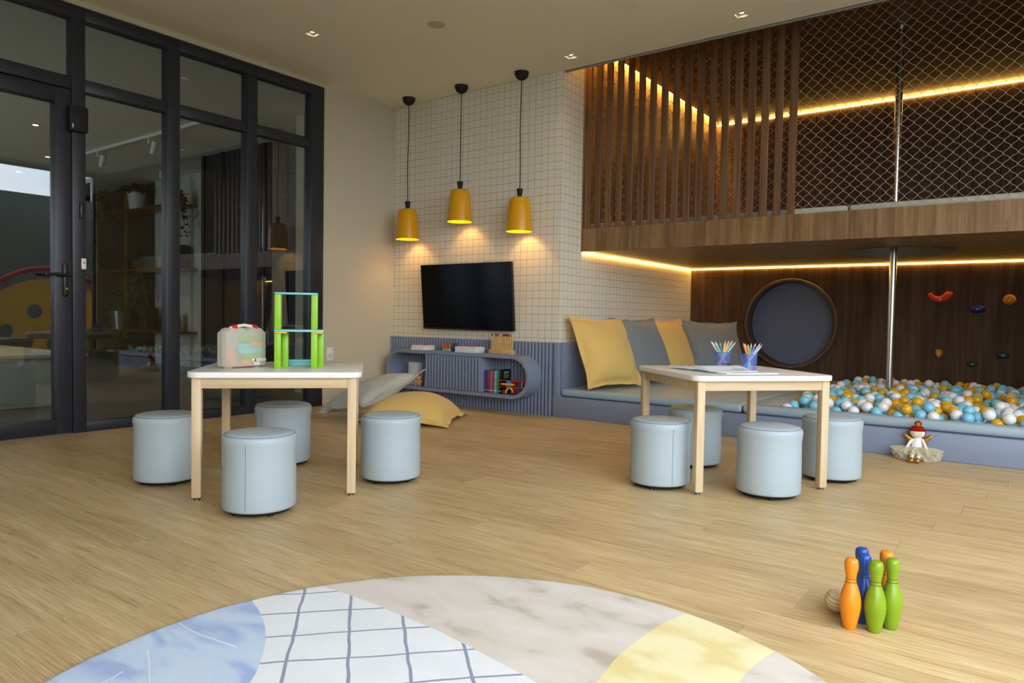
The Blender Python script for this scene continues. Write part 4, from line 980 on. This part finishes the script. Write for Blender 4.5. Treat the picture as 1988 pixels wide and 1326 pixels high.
for z in (-0.022, -0.011, 0.0, 0.011, 0.021):
    r = math.sqrt(0.034 ** 2 - z * z); MB().tube([(r * math.cos(a), r * math.sin(a), z) for a in [2 * PI * k / 36 for k in range(37)]], 0.0007, 6, cap=False).build('ring', col('ring_brown', (120, 74, 34), 0.6), t, ang=80)
t.rotation_euler = (0.25, 0.12, 0)

# ---- fairy rag doll leaning on the bench front
dl = thing('rag_doll', 'fairy rag doll with red hair, gold wings and tulle skirt against the bench', 'doll', (-0.590, 5.112, 0), 0.04)
SKIN = plain('doll_cotton', (238, 226, 204), 0.9, spec=0.1, bump=0.2, bscale=900); GOLD = plain('gold_fabric', (206, 158, 62), 0.32, 0.85); RED = plain('red_felt', (150, 28, 26), 0.9, spec=0.1, bump=0.3, bscale=700); WHT = plain('doll_dress', (240, 238, 242), 0.85, spec=0.1)
mb = MB(); mb.lathe([(0.036, 0.062), (0.036, 0.075), (0.031, 0.105), (0.025, 0.130), (0.020, 0.142)], 24); mb.v = [(x, y_ * 0.75 + 0.035 + 0.1 * (z - 0.06), z) for x, y_, z in mb.v]; mb.build('torso', WHT, dl, ang=60)
hd = MB().sphere((0, 0.040, 0.172), 0.041, 28, 18, (1.06, 0.80, 0.90)); hd.lathe([(0.018, 0.132), (0.021, 0.150)], 20, (0, 0.042, 0)); hd_o = hd.build('head', SKIN, dl, ang=70)
for s_ in (-1, 1):
    MB().tube([(s_ * 0.021 + k * 0.0028, 0.040 - 0.0335 + abs(k) * 0.0003 + 0.0012, 0.166 + 0.0012 * abs(k)) for k in (-2, -1, 0, 1, 2)], 0.0009, 6).build('closed_eye', col('doll_thread', (40, 34, 34), 0.8), hd_o)
MB().tube([(k * 0.002, 0.0085, 0.150 + 0.0004 * k * k) for k in (-2, -1, 0, 1, 2)], 0.0007, 6).build('mouth', col('doll_mouth', (190, 110, 100), 0.8), hd_o)
hr = MB().sphere((0, 0.040, 0.176), 0.044, 28, 18, (1.08, 0.86, 0.95))
kp = [f for f in hr.f if not (sum(hr.v[i][1] for i in f) / len(f) < 0.034 and sum(hr.v[i][2] for i in f) / len(f) < 0.184) and sum(hr.v[i][2] for i in f) / len(f) > 0.148]
hr.f = kp; hr.mi = [0] * len(kp); ho = hr.build('hair', RED, dl, ang=80)
md = ho.modifiers.new('thick', 'SOLIDIFY'); md.thickness = 0.003; md.offset = -1
MB().sphere((0.002, 0.042, 0.229), 0.0205, 20, 12, (1.02, 0.95, 0.80)).build('hair_bun', RED, ho, ang=180)
cw_ = [(-0.011, -0.013), (0.012, -0.013), (0.010, -0.004), (0.013, 0.011), (0.006, 0.006), (0.0, 0.009), (-0.006, 0.006), (-0.013, 0.012), (-0.010, -0.002)]
MB().prism(cw_, -0.001, 0.001, lambda q: Vector((q.x + 0.004, 0.0225 + q.z, q.y + 0.228))).build('crown', GOLD, ho)
for s_ in (-1, 1):
    MB().tube([(s_ * 0.026, 0.038, 0.128), (s_ * 0.040, 0.022, 0.105), (s_ * 0.054, -0.002, 0.075), (s_ * 0.060, -0.020, 0.052)], [0.010, 0.010, 0.009, 0.007], 12).build('arm', SKIN, dl, ang=70)
    lg = MB().tube([(s_ * 0.018, 0.020, 0.052), (s_ * 0.018, -0.05, 0.045), (s_ * 0.017, -0.100, 0.026)], [0.014, 0.013, 0.010], 12).build('leg', SKIN, dl, ang=70)
    MB().sphere((s_ * 0.017, -0.112, 0.0172), 0.0165, 18, 12, (0.95, 1.15, 1.0)).build('shoe', GOLD, lg, ang=180)
    wg = [(0.018, 0.135), (0.045, 0.150), (0.075, 0.164), (0.094, 0.168), (0.086, 0.150), (0.070, 0.128), (0.056, 0.108), (0.050, 0.082), (0.038, 0.090), (0.022, 0.105)]
    n_ = len(wg); cxw, czw = 0.05, 0.128; vs, fs = [], []
    for sc, d in ((1.0, 0.0), (0.75, -0.010), (0.4, -0.014)): vs += [(s_ * (cxw + (a - cxw) * sc), 0.064 + d, czw + (b - czw) * sc) for a, b in wg]
    for i in range(2):
        for k in range(n_): fs.append((i * n_ + k, i * n_ + (k + 1) % n_, (i + 1) * n_ + (k + 1) % n_, (i + 1) * n_ + k))
    fs += [tuple(range(2 * n_, 3 * n_)), tuple(reversed(range(n_)))]
    o = MB().add(vs, fs).build('wing', GOLD, dl, ang=180); m_ = o.modifiers.new('s', 'SUBSURF'); m_.levels = 1; m_.render_levels = 2
def tulle():
    t = NT('gold_tulle'); v = t.coord(); b = t.bsdf(t.mix(t.noise(v, 90, 2), lin((206, 196, 160)), lin((238, 230, 204))), 0.6, 0, 0.4); tr = t.n('ShaderNodeBsdfTransparent')
    m2 = t.n('ShaderNodeMixShader'); m2.inputs[0].default_value = 0.55; t.nt.links.new(b, m2.inputs[1]); t.nt.links.new(tr.outputs[0], m2.inputs[2]); return t.done(m2.outputs[0])
M['tulle'] = tulle()
for lay in range(3):
    rnd = random.Random(lay); n_, m_ = 96, 6; vs, fs = [], []
    p1, p2 = rnd.uniform(0, 6), rnd.uniform(0, 6)
    for i in range(m_ + 1):
        u = i / m_
        for k in range(n_):
            a = 2 * PI * k / n_; wv = math.sin(13 * a + p1) * 0.6 + math.sin(23 * a + p2) * 0.4
            rx, ry = 0.030 + (0.112 - 0.008 * lay + 0.014 * wv) * u, 0.024 + (0.056 - 0.006 * lay) * u
            yy = math.sin(a) * ry + 0.026 - (0.03 if math.sin(a) < 0 else 0.0) * u * abs(math.sin(a))
            vs.append((math.cos(a) * rx, yy, max(0.004, 0.084 - 0.004 * lay - u * (0.018 + 0.022 * lay) + 0.020 * wv * u - 0.010 * u * u)))
    for i in range(m_):
        for k in range(n_): fs.append((i * n_ + k, i * n_ + (k + 1) % n_, (i + 1) * n_ + (k + 1) % n_, (i + 1) * n_ + k))
    MB().add(vs, fs).build('tulle_layer', M['tulle'], dl, ang=180)

# ================================================================== THINGS ON AND IN THE WALL SHELF
ZST = SZ + SR + 0.0005; ZSI = ZI0 + 0.0005
def book(label, x0, x1, y0, y1, z0, z1, cover, spine, group, lean_=0.0, rz=0.0):
    """spine: 'left','front' or 'side' decides which edges show paper"""
    t = thing('book', label, 'book', ((x0 + x1) / 2, (y0 + y1) / 2, z0), rz, group)
    w_, d_, h_ = x1 - x0, y1 - y0, z1 - z0; c = 0.0016
    if spine == 'flat':      # lying, paper edges towards the room
        MB().box((0, 0, c / 2), (w_, d_, c)).box((0, 0, h_ - c / 2), (w_, d_, c)).box((0, d_ / 2 - c / 2, h_ / 2), (w_, c, h_)).build('cover', cover, t, smooth=False)
        MB().box((0, -0.001, h_ / 2), (w_ - 0.006, d_ - 0.006, h_ - 2 * c)).build('pages', PAP, t, smooth=False)
    else:                    # standing, spine towards the room
        MB().box((-w_ / 2 + c / 2, 0, h_ / 2), (c, d_, h_)).box((w_ / 2 - c / 2, 0, h_ / 2), (c, d_, h_)).box((0, -d_ / 2 + c / 2, h_ / 2), (w_, c, h_)).build('cover', cover, t, bevel=0.0006, seg=1)
        MB().box((0, 0.001, h_ / 2), (w_ - 2 * c, d_ - 0.006, h_ - 0.006)).build('pages', PAP, t, smooth=False)
        MB().box((0, -d_ / 2 - 0.0003, 0.022), (min(0.008, w_ * 0.5), 0.0008, 0.010)).build('spine_mark', txt, t)
    t.rotation_euler = (0, lean_, rz)
    return t
GB = 'books stacked on the wall shelf'
book('thick cream book at the bottom of the left stack on the shelf', -4.935, -4.765, 5.022, 5.188, ZST, ZST + 0.026, col('cover_cream', (222, 214, 190), 0.5), 'flat', GB)
book('cream book with coral cover on top of the left stack', -4.930, -4.762, 5.026, 5.186, ZST + 0.0265, ZST + 0.046, col('cover_coral', (226, 150, 128), 0.5), 'flat', GB, rz=0.02)
z = ZST
for k, (nm, c, h_) in enumerate((('mint', (168, 214, 190), 0.013), ('white', (230, 230, 222), 0.014), ('mint-edged', (190, 226, 206), 0.012), ('pink', (232, 170, 170), 0.013))):
    book('thin %s booklet, %s in the stack next to the pen stand' % (nm, ['lowest', 'second lowest', 'third', 'topmost'][k]), -4.372 + 0.004 * (k % 2), -4.13 + 0.006 * (k % 3), 5.028, 5.175, z, z + h_, col('cover_' + nm, c, 0.5), 'flat', GB, rz=0.02 * (k - 1.5)); z += h_ + 0.0004
cal = thing('block_calendar', 'wooden block calendar showing 30 in orange on the wall shelf', 'calendar', (-4.507, 5.112, ZST), 0.0)
MB().box((0, 0.004, 0.039), (0.108, 0.092, 0.078)).build('body', col('navy_wood', (52, 74, 108), 0.5), cal, bevel=0.002)
for x in (-0.026, 0.026): MB().box((x, -0.0435, 0.050), (0.049, 0.004, 0.051)).build('number_block', col('orange_card', (232, 108, 44), 0.5), cal, bevel=0.001)
MB().box((0, -0.0435, 0.012), (0.101, 0.004, 0.020)).build('month_plate', col('mint_card', (150, 220, 186), 0.5), cal, bevel=0.001)
ink = col('ink', (22, 20, 24), 0.6)
text_mesh('numeral', '3', 0.058, ink, cal, Matrix.Translation((-0.026, -0.0458, 0.050)) @ RX); text_mesh('numeral', '0', 0.058, ink, cal, Matrix.Translation((0.026, -0.0458, 0.050)) @ RX)
for k in range(5): MB().box((-0.026 + 0.013 * k, -0.0458, 0.012), (0.007, 0.0008, 0.007)).build('month_print', ink, cal)
BAM = wood('bamboo', (188, 146, 84), (206, 168, 106), (222, 188, 130), (8, 60, 60), rnd=True, bump=0.02)
st = thing('pen_stand', 'bamboo block stand holding a row of felt pens on the shelf', 'pen stand', (-3.872, 5.10, ZST))
MB().box((0, 0, 0.0185), (0.258, 0.062, 0.037)).build('block', BAM, st, bevel=0.003)
mb = MB(); mb.lathe([(0.005, 0), (0.005, 0.0006)], 12); mb.v = [(a, -0.0312 - c, 0.019 + b) for a, b, c in mb.v]; mb.build('stamp', col('burnt_mark', (120, 82, 40), 0.7), st)
PC_ = [('black', (16, 16, 18)), ('lime', (176, 224, 30)), ('blue', (40, 80, 200)), ('brown', (92, 70, 56)), ('olive', (112, 96, 60)), ('amber', (240, 180, 50)), ('orange', (236, 96, 30)), ('charcoal', (40, 38, 42)), ('navy', (30, 32, 66)), ('plum', (80, 28, 60)), ('maroon', (110, 24, 44)), ('rose', (226, 90, 130)), ('pink', (240, 140, 170))]
for k, (nm, c) in enumerate(PC_):
    t = thing('felt_pen', 'bamboo-bodied felt pen with %s cap in the shelf stand' % nm, 'pen', (-3.985 + k * 0.0188, 5.10, ZST + 0.0372), 0, group='felt pens in the bamboo stand')
    mb = MB(); mb.lathe([(0.0072, 0.0), (0.0072, 0.122)], 12); mb.build('barrel', BAM, t, ang=40)
    mb = MB(); mb.lathe([(0.0074, 0.122), (0.0074, 0.140), (0.0055, 0.145)], 12); mb.build('cap', col('cap_' + nm, c, 0.4), t, ang=40)
# right compartment: standing books and a toy biplane
x = -4.040; GR = 'books standing in the right end of the shelf'
for nm, c, w_, h_, lab in (('purple', (92, 52, 150), 0.026, 0.200, 'purple standing book against the shelf cupboard'), ('dkgreen', (24, 84, 46), 0.024, 0.199, 'dark green standing book next to the purple one'), ('red', (186, 28, 36), 0.026, 0.200, 'red standing book next to the dark green one'), ('lav', (132, 118, 190), 0.022, 0.197, 'lavender standing book between two red ones'), ('red', (186, 28, 36), 0.022, 0.199, 'red standing book between lavender and aqua ones'), ('aqua', (110, 192, 192), 0.028, 0.200, 'aqua standing book in the right shelf end'), ('green', (36, 138, 92), 0.028, 0.200, 'green standing book next to the black one'), ('blackb', (20, 18, 28), 0.024, 0.214, 'black standing book with green cover picture')):
    t = book(lab, x, x + w_ - 0.001, 5.058, 5.198, ZSI, ZSI + h_, col('book_' + nm, c, 0.35), 'up', GR)
    if nm == 'blackb':
        MB().box((w_ / 2 + 0.0003, 0.005, 0.158), (0.0012, 0.075, 0.045)).build('cover_picture', col('cover_green', (60, 112, 92), 0.5), t)
        MB().box((w_ / 2 + 0.0003, 0.005, 0.190), (0.0012, 0.075, 0.012)).build('cover_title', col('cover_gold', (196, 150, 40), 0.5), t)
    x += w_
pl = thing('toy_biplane', 'wooden toy biplane with red wings and yellow propeller', 'toy plane', (-3.745, 5.075, ZSI), 0.0)
RW = col('toy_red', (214, 44, 24), 0.35); YW = col('toy_yellow', (244, 178, 20), 0.35); BW = col('toy_blue', (52, 136, 222), 0.35)
MB().box((0, 0.0, 0.121), (0.345, 0.040, 0.007)).build('upper_wing', RW, pl, bevel=0.002); MB().box((0, 0.0, 0.064), (0.325, 0.040, 0.007)).build('lower_wing', RW, pl, bevel=0.002)
mb = MB(); mb.lathe([(0.022, -0.03), (0.022, 0.05), (0.012, 0.10)], 20); mb.v = [(a, c, 0.092 + b) for a, b, c in mb.v]; mb.build('fuselage', RW, pl)
mb = MB(); mb.lathe([(0.026, 0.0), (0.031, 0.004), (0.031, 0.012), (0.026, 0.016)], 28); mb.v = [(a, -0.046 + c, 0.092 + b) for a, b, c in mb.v]; ns = mb.build('nose', BW, pl)
pp = MB()
for s_ in (-1, 1): pp.sphere((s_ * 0.042, -0.051, 0.092), 0.036, 14, 8, (1, 0.10, 0.26))
pp.build('propeller', YW, pl, ang=80)
MB().sphere((0, -0.056, 0.092), 0.010, 14, 8).build('hub', col('toy_natural', (214, 176, 120), 0.5), pl, ang=180)
for x in (-0.118, 0.125):
    MB().tube([(x, -0.012, 0.066), (x, -0.012, 0.119)], 0.0042, 10).build('strut', col('toy_natural', (214, 176, 120), 0.5), pl)
MB().tube([(-0.040, -0.022, 0.014), (-0.034, -0.022, 0.034), (-0.018, -0.022, 0.054), (0.0, -0.022, 0.058), (0.018, -0.022, 0.054), (0.034, -0.022, 0.034), (0.040, -0.022, 0.014)], 0.0095, 10).build('landing_gear', YW, pl, ang=60)
for x in (-0.058, 0.058):
    mb = MB(); mb.lathe([(0.019, -0.007), (0.021, 0.0), (0.019, 0.007)], 20); mb.v = [(x + c, -0.022 + a, 0.021 + b) for a, b, c in mb.v]; mb.build('wheel', col('toy_crimson', (178, 20, 34), 0.4), pl)
# left compartment
t = thing('white_box', 'plain white box standing in the left end of the shelf', 'box', (-4.99, 5.150, ZSI)); MB().box((0, 0, 0.111), (0.122, 0.075, 0.222)).build('carton', plain('white_card', (214, 218, 226), 0.6), t, bevel=0.001)
GL = 'books leaning on the shelf cupboard'
book('thin cream book leaning on the left side of the cupboard', -4.772, -4.760, 5.05, 5.19, ZSI + 0.0005, ZSI + 0.205, col('cover_cream', (222, 214, 190), 0.5), 'up', GL, 0.07)
book('thin pale pink book leaning beside the cream one', -4.748, -4.738, 5.05, 5.19, ZSI + 0.0005, ZSI + 0.196, col('cover_pale', (216, 198, 196), 0.5), 'up', GL, 0.03)
tb = thing('teddy_bear', 'small tan toy bear with red cap in the left shelf end', 'toy bear', (-4.865, 5.075, ZSI), 0.3)
TAN = plain('tan_plush', (206, 164, 104), 0.95, spec=0.05, bump=0.4, bscale=500)
MB().sphere((0, 0, 0.032), 0.032, 18, 12, (0.95, 0.8, 1.0)).build('body', TAN, tb, ang=180); hb = MB().sphere((0, -0.004, 0.082), 0.029, 18, 12).build('head', TAN, tb, ang=180)
MB().sphere((0, -0.030, 0.078), 0.011, 12, 8).build('muzzle', col('plush_pale', (226, 196, 150), 0.95), hb, ang=180)
for s_ in (-1, 1):
    MB().sphere((s_ * 0.024, 0.0, 0.105), 0.010, 10, 8).build('ear', TAN, hb, ang=180); MB().sphere((s_ * 0.011, -0.030, 0.090), 0.0028, 8, 6).build('eye', M['black'], hb, ang=180)
    MB().sphere((s_ * 0.030, -0.016, 0.040), 0.012, 10, 8, (1, 1, 1.6)).build('arm', TAN, tb, ang=180); MB().sphere((s_ * 0.020, -0.032, 0.013), 0.013, 10, 8, (1, 1.5, 1)).build('leg', TAN, tb, ang=180)
mb = MB(); mb.lathe([(0.026, 0.098), (0.024, 0.108), (0.014, 0.118), (0.0005, 0.122)], 18); mb.build('cap', RED, hb, ang=180)

# ================================================================== ROOM BEHIND THE GLASS AND THE TERRACE
GZ = ZC
struct('floor', MB().bb(-15.3, XL - 0.08, -3.1, 6.2, -0.12, -0.002), plain('grey_stone', (110, 112, 110), 0.35, spec=0.4, var=0.25, scale=1.6), 'grey stone floor of the lounge behind the glass', 'floor', smooth=False)
struct('ceiling', MB().bb(-15.3, XL - 0.08, -3.1, 6.2, GZ, GZ + 0.3), M['ceil'], 'white ceiling of the lounge behind the glass', 'ceiling', smooth=False)
struct('wall_lounge_back', MB().bb(-15.3, XL - 0.14, 6.05, 6.2, 0, GZ), plain('dark_lounge_wall', (46, 42, 36), 0.7), 'dark wall behind the lounge shelf', 'wall', smooth=False)
struct('wall_lounge_left', MB().bb(-15.4, -15.2, -3.1, 6.2, 0, GZ), plain('lounge_grey_wall', (96, 98, 94), 0.7), 'grey far wall of the lounge', 'wall', smooth=False)
struct('wall_lounge_front', MB().bb(-15.3, -11.5, -3.1, -3.0, 0, GZ).bb(-8.5, XL - 0.05, -3.1, -3.0, 0, GZ).bb(-11.5, -8.5, -3.1, -3.0, 2.7, GZ), plain('lounge_grey_wall2', (96, 98, 94), 0.7), 'grey lounge wall with an opening added to let in daylight', 'wall', smooth=False)  # unseen gap added so daylight reaches the lounge
pw = struct('wall_lounge_panel', MB().bb(-9.35, XL - 0.14, 5.40, 5.55, 0, GZ), plain('charcoal_panel', (38, 39, 44), 0.5), 'charcoal panelled wall beside the lounge shelf', 'wall', smooth=False)
for k in range(8): MB().bb(-9.3 + k * 0.46, -9.24 + k * 0.46, 5.375, 5.40, 0, GZ).build('batten', M['frame'], pw, smooth=False)
struct('column', MB().bb(-6.53, -6.40, 4.86, 4.98, 0, GZ), M['cream'], 'slim pale column behind the last glass bay', 'column', smooth=False)
wp = struct('wall_lounge_white', MB().bb(-11.75, -10.36, 5.98, 6.05, 0.0, GZ), plain('white_panel', (196, 196, 186), 0.7), 'white wall panel behind the right end of the lounge shelf', 'wall', smooth=False)
su = thing('lounge_shelf', 'tall brass-framed open shelf in the lounge behind the glass', 'shelf', (0, 0, 0))
for x in (-13.6, -12.05, -10.62): MB().bb(x, x + 0.05, 5.62, 5.66, 0, 2.9).build('post', M['brass'], su, smooth=False); 
for z in (0.52, 1.50, 2.46): MB().bb(-13.6, -10.45, 5.60, 5.97, z, z + 0.035).build('board', M['brass'], su, bevel=0.003)
tr = thing('track_light', 'white ceiling track with two spotlights in the lounge', 'track light', (0, 0, 0))
MB().bb(-11.4, -7.2, 4.36, 4.395, GZ - 0.035, GZ - 0.001).build('rail', M['white_pl'], tr, smooth=False)
for x in (-10.1, -8.75):
    s_ = MB(); s_.lathe([(0.036, -0.08), (0.04, 0.08)], 20, (x + 0.05, 4.42, GZ - 0.15), rot=Matrix.Rotation(0.5, 3, 'Y')); s_.bb(x - 0.012, x + 0.012, 4.37, 4.39, GZ - 0.10, GZ - 0.03); s_.build('spotlight', M['white_pl'], tr)
def lamp(kind, nm, e, loc_, rot, size, par, c=(1, 0.84, 0.6)):
    l_ = bpy.data.lights.new(nm, 'SPOT'); l_.energy = e; l_.color = c; l_.spot_size = size; l_.spot_blend = 0.8; l_.shadow_soft_size = 0.04
    o_ = bpy.data.objects.new(nm, l_); COL.objects.link(o_); o_.parent = par; o_.location = loc_; o_.rotation_euler = rot
for k, (x, y_) in enumerate(((-7.4, 3.2), (-9.4, 3.4), (-11.2, 4.2), (-12.8, 4.4), (-9.0, 1.0))):  # lights added to brighten the lounge behind the glass
    t = thing('lounge_fill_light', 'small round light added to brighten the lounge, %s' % ['nearest the glass', 'above the low table', 'before the white panel', 'before the plants', 'before the added wall opening'][k], 'ceiling light', (x, y_, GZ), group='lights added in the lounge')
    mb = MB(); mb.lathe([(0.05, -0.006), (0.055, 0.0)], 20); mb.build('trim_ring', M['white_pl'], t); mb = MB(); mb.lathe([(0.03, -0.008), (0.03, -0.006)], 20); mb.build('lamp', emit('lounge_fill_face', (255, 230, 190), 8) if 'lounge_fill_face' not in MATS else MATS['lounge_fill_face'], t)
    lamp('SPOT', 'lounge_fill_spot', 60, (0, 0, -0.01), (0, 0, 0), 2.3, t)
s_ = MB(); s_.lathe([(0.03, -0.10), (0.03, -0.001)], 20, (-10.85, 5.62, GZ)); s_.build('spotlight', M['white_pl'], tr)
lamp('SPOT', 'lounge_spot', 70, (-10.85, 5.62, GZ - 0.11), (0.62, 0, 0.0), 0.6, tr, (1, 0.78, 0.46))
LEAF = plain('plant_leaf', (52, 78, 34), 0.5, var=0.3, scale=20); DPOT = plain('dark_pot', (34, 34, 34), 0.5); STEELP = plain('steel_pot', (150, 150, 148), 0.3, 0.9); WPOT = plain('white_pot', (210, 208, 200), 0.5)
def plant(label, x, y_, z, pot, pr_, ph, spread, hgt, nleaf, seed, hang=0.0):
    t = thing('potted_plant', label, 'potted plant', (x, y_, z)); mb_ = MB(); mb_.lathe([(pr_ * 0.75, 0), (pr_, ph), (pr_ * 0.9, ph), (pr_ * 0.85, ph - 0.03)], 20); mb_.build('pot', pot, t, ang=40)
    r_ = random.Random(seed); lf = MB()
    for k in range(nleaf):
        a = r_.uniform(0, 2 * PI); d = r_.uniform(0.1, 1) * spread; h_ = ph + r_.uniform(0.05, 1) * hgt * (1 - 0.5 * d / spread) - hang * (d / spread) ** 2
        b_ = Vector((math.cos(a) * d, math.sin(a) * d * 0.7, h_)); dr_ = Vector((math.cos(a), math.sin(a), r_.uniform(-0.9, 0.5))).normalized(); sd_ = dr_.cross(Vector((0, 0, 1))).normalized() * 0.03; L_ = r_.uniform(0.06, 0.13)
        lf.add([b_, b_ + dr_ * L_ * 0.5 + sd_, b_ + dr_ * L_, b_ + dr_ * L_ * 0.5 - sd_], [(0, 1, 2, 3)])
        if k % 6 == 0: lf.tube([(0, 0, ph - 0.02), (b_.x * 0.4, b_.y * 0.4, (ph + h_) / 2), b_], 0.004, 4)
    lf.build('foliage', LEAF, t, smooth=False)
plant('leafy plant in a tall white pot on the upper lounge shelf', -11.95, 5.78, 2.4955, WPOT, 0.14, 0.30, 0.26, 0.14, 200, 1)
plant('broad dark plant on the upper left of the lounge shelf', -12.85, 5.66, 2.4955, DPOT, 0.13, 0.18, 0.34, 0.26, 320, 2, 0.35)
plant('bare-stemmed plant in a steel pot on the lounge shelf', -12.55, 5.80, 0.5555, STEELP, 0.17, 0.30, 0.30, 0.5, 60, 3)
plant('trailing plant hanging from the middle lounge shelf', -11.75, 5.72, 1.5355, DPOT, 0.10, 0.12, 0.20, 0.2, 160, 4, 0.8)
plant('trailing plant at the right end of the upper lounge shelf', -10.52, 5.75, 2.4955, DPOT, 0.09, 0.1, 0.16, 0.15, 120, 5, 0.6)
plant('bushy fern on the middle left of the lounge shelf', -13.2, 5.74, 1.5355, DPOT, 0.13, 0.2, 0.32, 0.4, 240, 6, 0.2)
plant('small shrub standing on the lounge floor below the shelf', -11.95, 5.55, 0.0, DPOT, 0.14, 0.25, 0.30, 0.3, 140, 7)
for k, (x, h_, w_, c, lab) in enumerate(((-10.72, 0.36, 0.05, (206, 208, 212), 'white binder at the left of the middle lounge shelf group'), (-10.665, 0.36, 0.05, (196, 200, 206), 'pale grey binder in the middle lounge shelf group'), (-10.60, 0.34, 0.05, (44, 44, 46), 'dark binder at the right of the middle lounge shelf group'))):
    book(lab, x, x + w_, 5.68, 5.92, 1.5357, 1.5357 + h_, col('binder%d' % k, c, 0.5), 'up', 'binders on the lounge shelf')
for k, (x, w_, h_, lab) in enumerate(((-10.98, 0.16, 0.22, 'low black vase on the lower lounge shelf'), (-10.80, 0.16, 0.28, 'tall black vase on the lower lounge shelf'))):
    t = thing('vase', lab, 'vase', (x, 5.80, 0.5557)); mb = MB(); mb.lathe([(w_ / 2 * 0.9, 0), (w_ / 2, 0.03), (w_ / 2, h_ - 0.02), (w_ / 2 * 0.8, h_)], 24); mb.build('body', M['matt_black'], t, ang=40)
t = thing('speaker_box', 'tall dark box on the lower lounge shelf', 'box', (-11.62, 5.80, 0.5557)); MB().box((0, 0, 0.18), (0.26, 0.2, 0.36)).build('cabinet', M['matt_black'], t, bevel=0.004)
lt_ = thing('lounge_table', 'long low white-topped table in the lounge by the glass', 'table', (-8.2, 2.55, 0))
MB().box((0, 0, 0.455), (2.6, 0.7, 0.03)).build('top', M['white_top'], lt_, bevel=0.004)
for x in (-1.1, 1.1): MB().box((x, 0, 0.22), (0.06, 0.6, 0.44)).build('panel_leg', M['white_top'], lt_, bevel=0.004)
# terrace right of the camera, mirrored in the glass: paving, boundary wall, climbing panel with red arch, tower block
tg = struct('terrace', MB().bb(XR + 0.12, 60, -40, 60, -0.2, -0.03), plain('terrace_paving', (112, 110, 106), 0.8, var=0.15, scale=2), 'grey paved terrace outside the opening', 'ground', smooth=False)
struct('wall_terrace', MB().bb(4.6, 4.8, 2.6, 16, -0.03, 3.05).bb(4.6, 4.8, -8, 2.6, -0.03, 1.1), plain('terrace_wall', (92, 98, 90), 0.9, var=0.2, scale=1.5), 'tall grey-green boundary wall of the terrace', 'wall', smooth=False)  # unseen near stretch shaped low to let more sky light into the room
cp = thing('play_arch', 'yellow climbing panel with round holes under a red arch on the terrace', 'play structure', (3.75, 5.5, -0.03))
cu = bpy.data.curves.new('panel', 'CURVE'); cu.dimensions = '2D'; cu.fill_mode = 'BOTH'; cu.extrude = 0.02
def loop(pts):
    s_ = cu.splines.new('POLY'); s_.points.add(len(pts) - 1)
    for i, (a, b) in enumerate(pts): s_.points[i].co = (a, b, 0, 1)
    s_.use_cyclic_u = True
loop([(1.25, 0.0)] + [(1.25 * math.cos(a), 0.3 + 1.15 * math.sin(a)) for a in [PI * k / 40 for k in range(41)]] + [(-1.25, 0.0)])
for a, b, r in ((-0.7, 0.5, 0.12), (-0.25, 0.85, 0.13), (0.3, 0.6, 0.12), (0.7, 0.45, 0.10), (0.05, 0.25, 0.12), (-0.35, 0.3, 0.09), (0.45, 1.0, 0.09)): loop([(a + r * math.cos(2 * PI * k / 24), b + r * math.sin(2 * PI * k / 24)) for k in range(24)])
o = bpy.data.objects.new('panel', cu); COL.objects.link(o); bpy.context.view_layer.update()
me = bpy.data.meshes.new_from_object(o.evaluated_get(bpy.context.evaluated_depsgraph_get())); bpy.data.objects.remove(o)
o = link('panel', me, col('play_yellow', (226, 170, 30), 0.5), cp); o.rotation_euler = (PI / 2, 0, PI / 2)
MB().tube([(0.0, 1.45 * math.cos(a), 0.02 + 1.62 * math.sin(a)) for a in [PI * k / 40 for k in range(41)]], 0.045, 10).build('arch', col('play_red', (176, 34, 40), 0.4), cp, ang=60)
for k in range(8):
    a = 0.35 + k * 0.35; MB().tube([(0.0, 1.45 * math.cos(a), 0.02 + 1.62 * math.sin(a)), (0.0, 1.22 * math.cos(a), 0.02 + 1.42 * math.sin(a))], 0.022, 8).build('rung', col('play_red', (176, 34, 40), 0.4), cp)
bld = thing('apartment_building', 'white apartment tower with balcony bands beyond the terrace', 'building', (44, 30.9, -0.03))
MB().box((0, 0, 14), (4, 16, 28)).build('core', plain('tower_wall', (206, 208, 206), 0.8), bld, smooth=False)
for k in range(9):
    MB().box((0, 0, 1.5 + 3 * k), (5.0, 17.0, 1.0)).build('balcony_band', plain('tower_band', (228, 230, 228), 0.8) if 'tower_band' not in MATS else MATS['tower_band'], bld, smooth=False)
    for j in range(5): MB().box((-2.02, -6.4 + 3.2 * j, 3.0 + 3 * k), (0.1, 2.0, 1.7)).box((0.2, -8.02, 3.0 + 3 * k), (2.2, 0.1, 1.7)).build('window', col('tower_glass', (70, 84, 100), 0.2), bld, smooth=False)
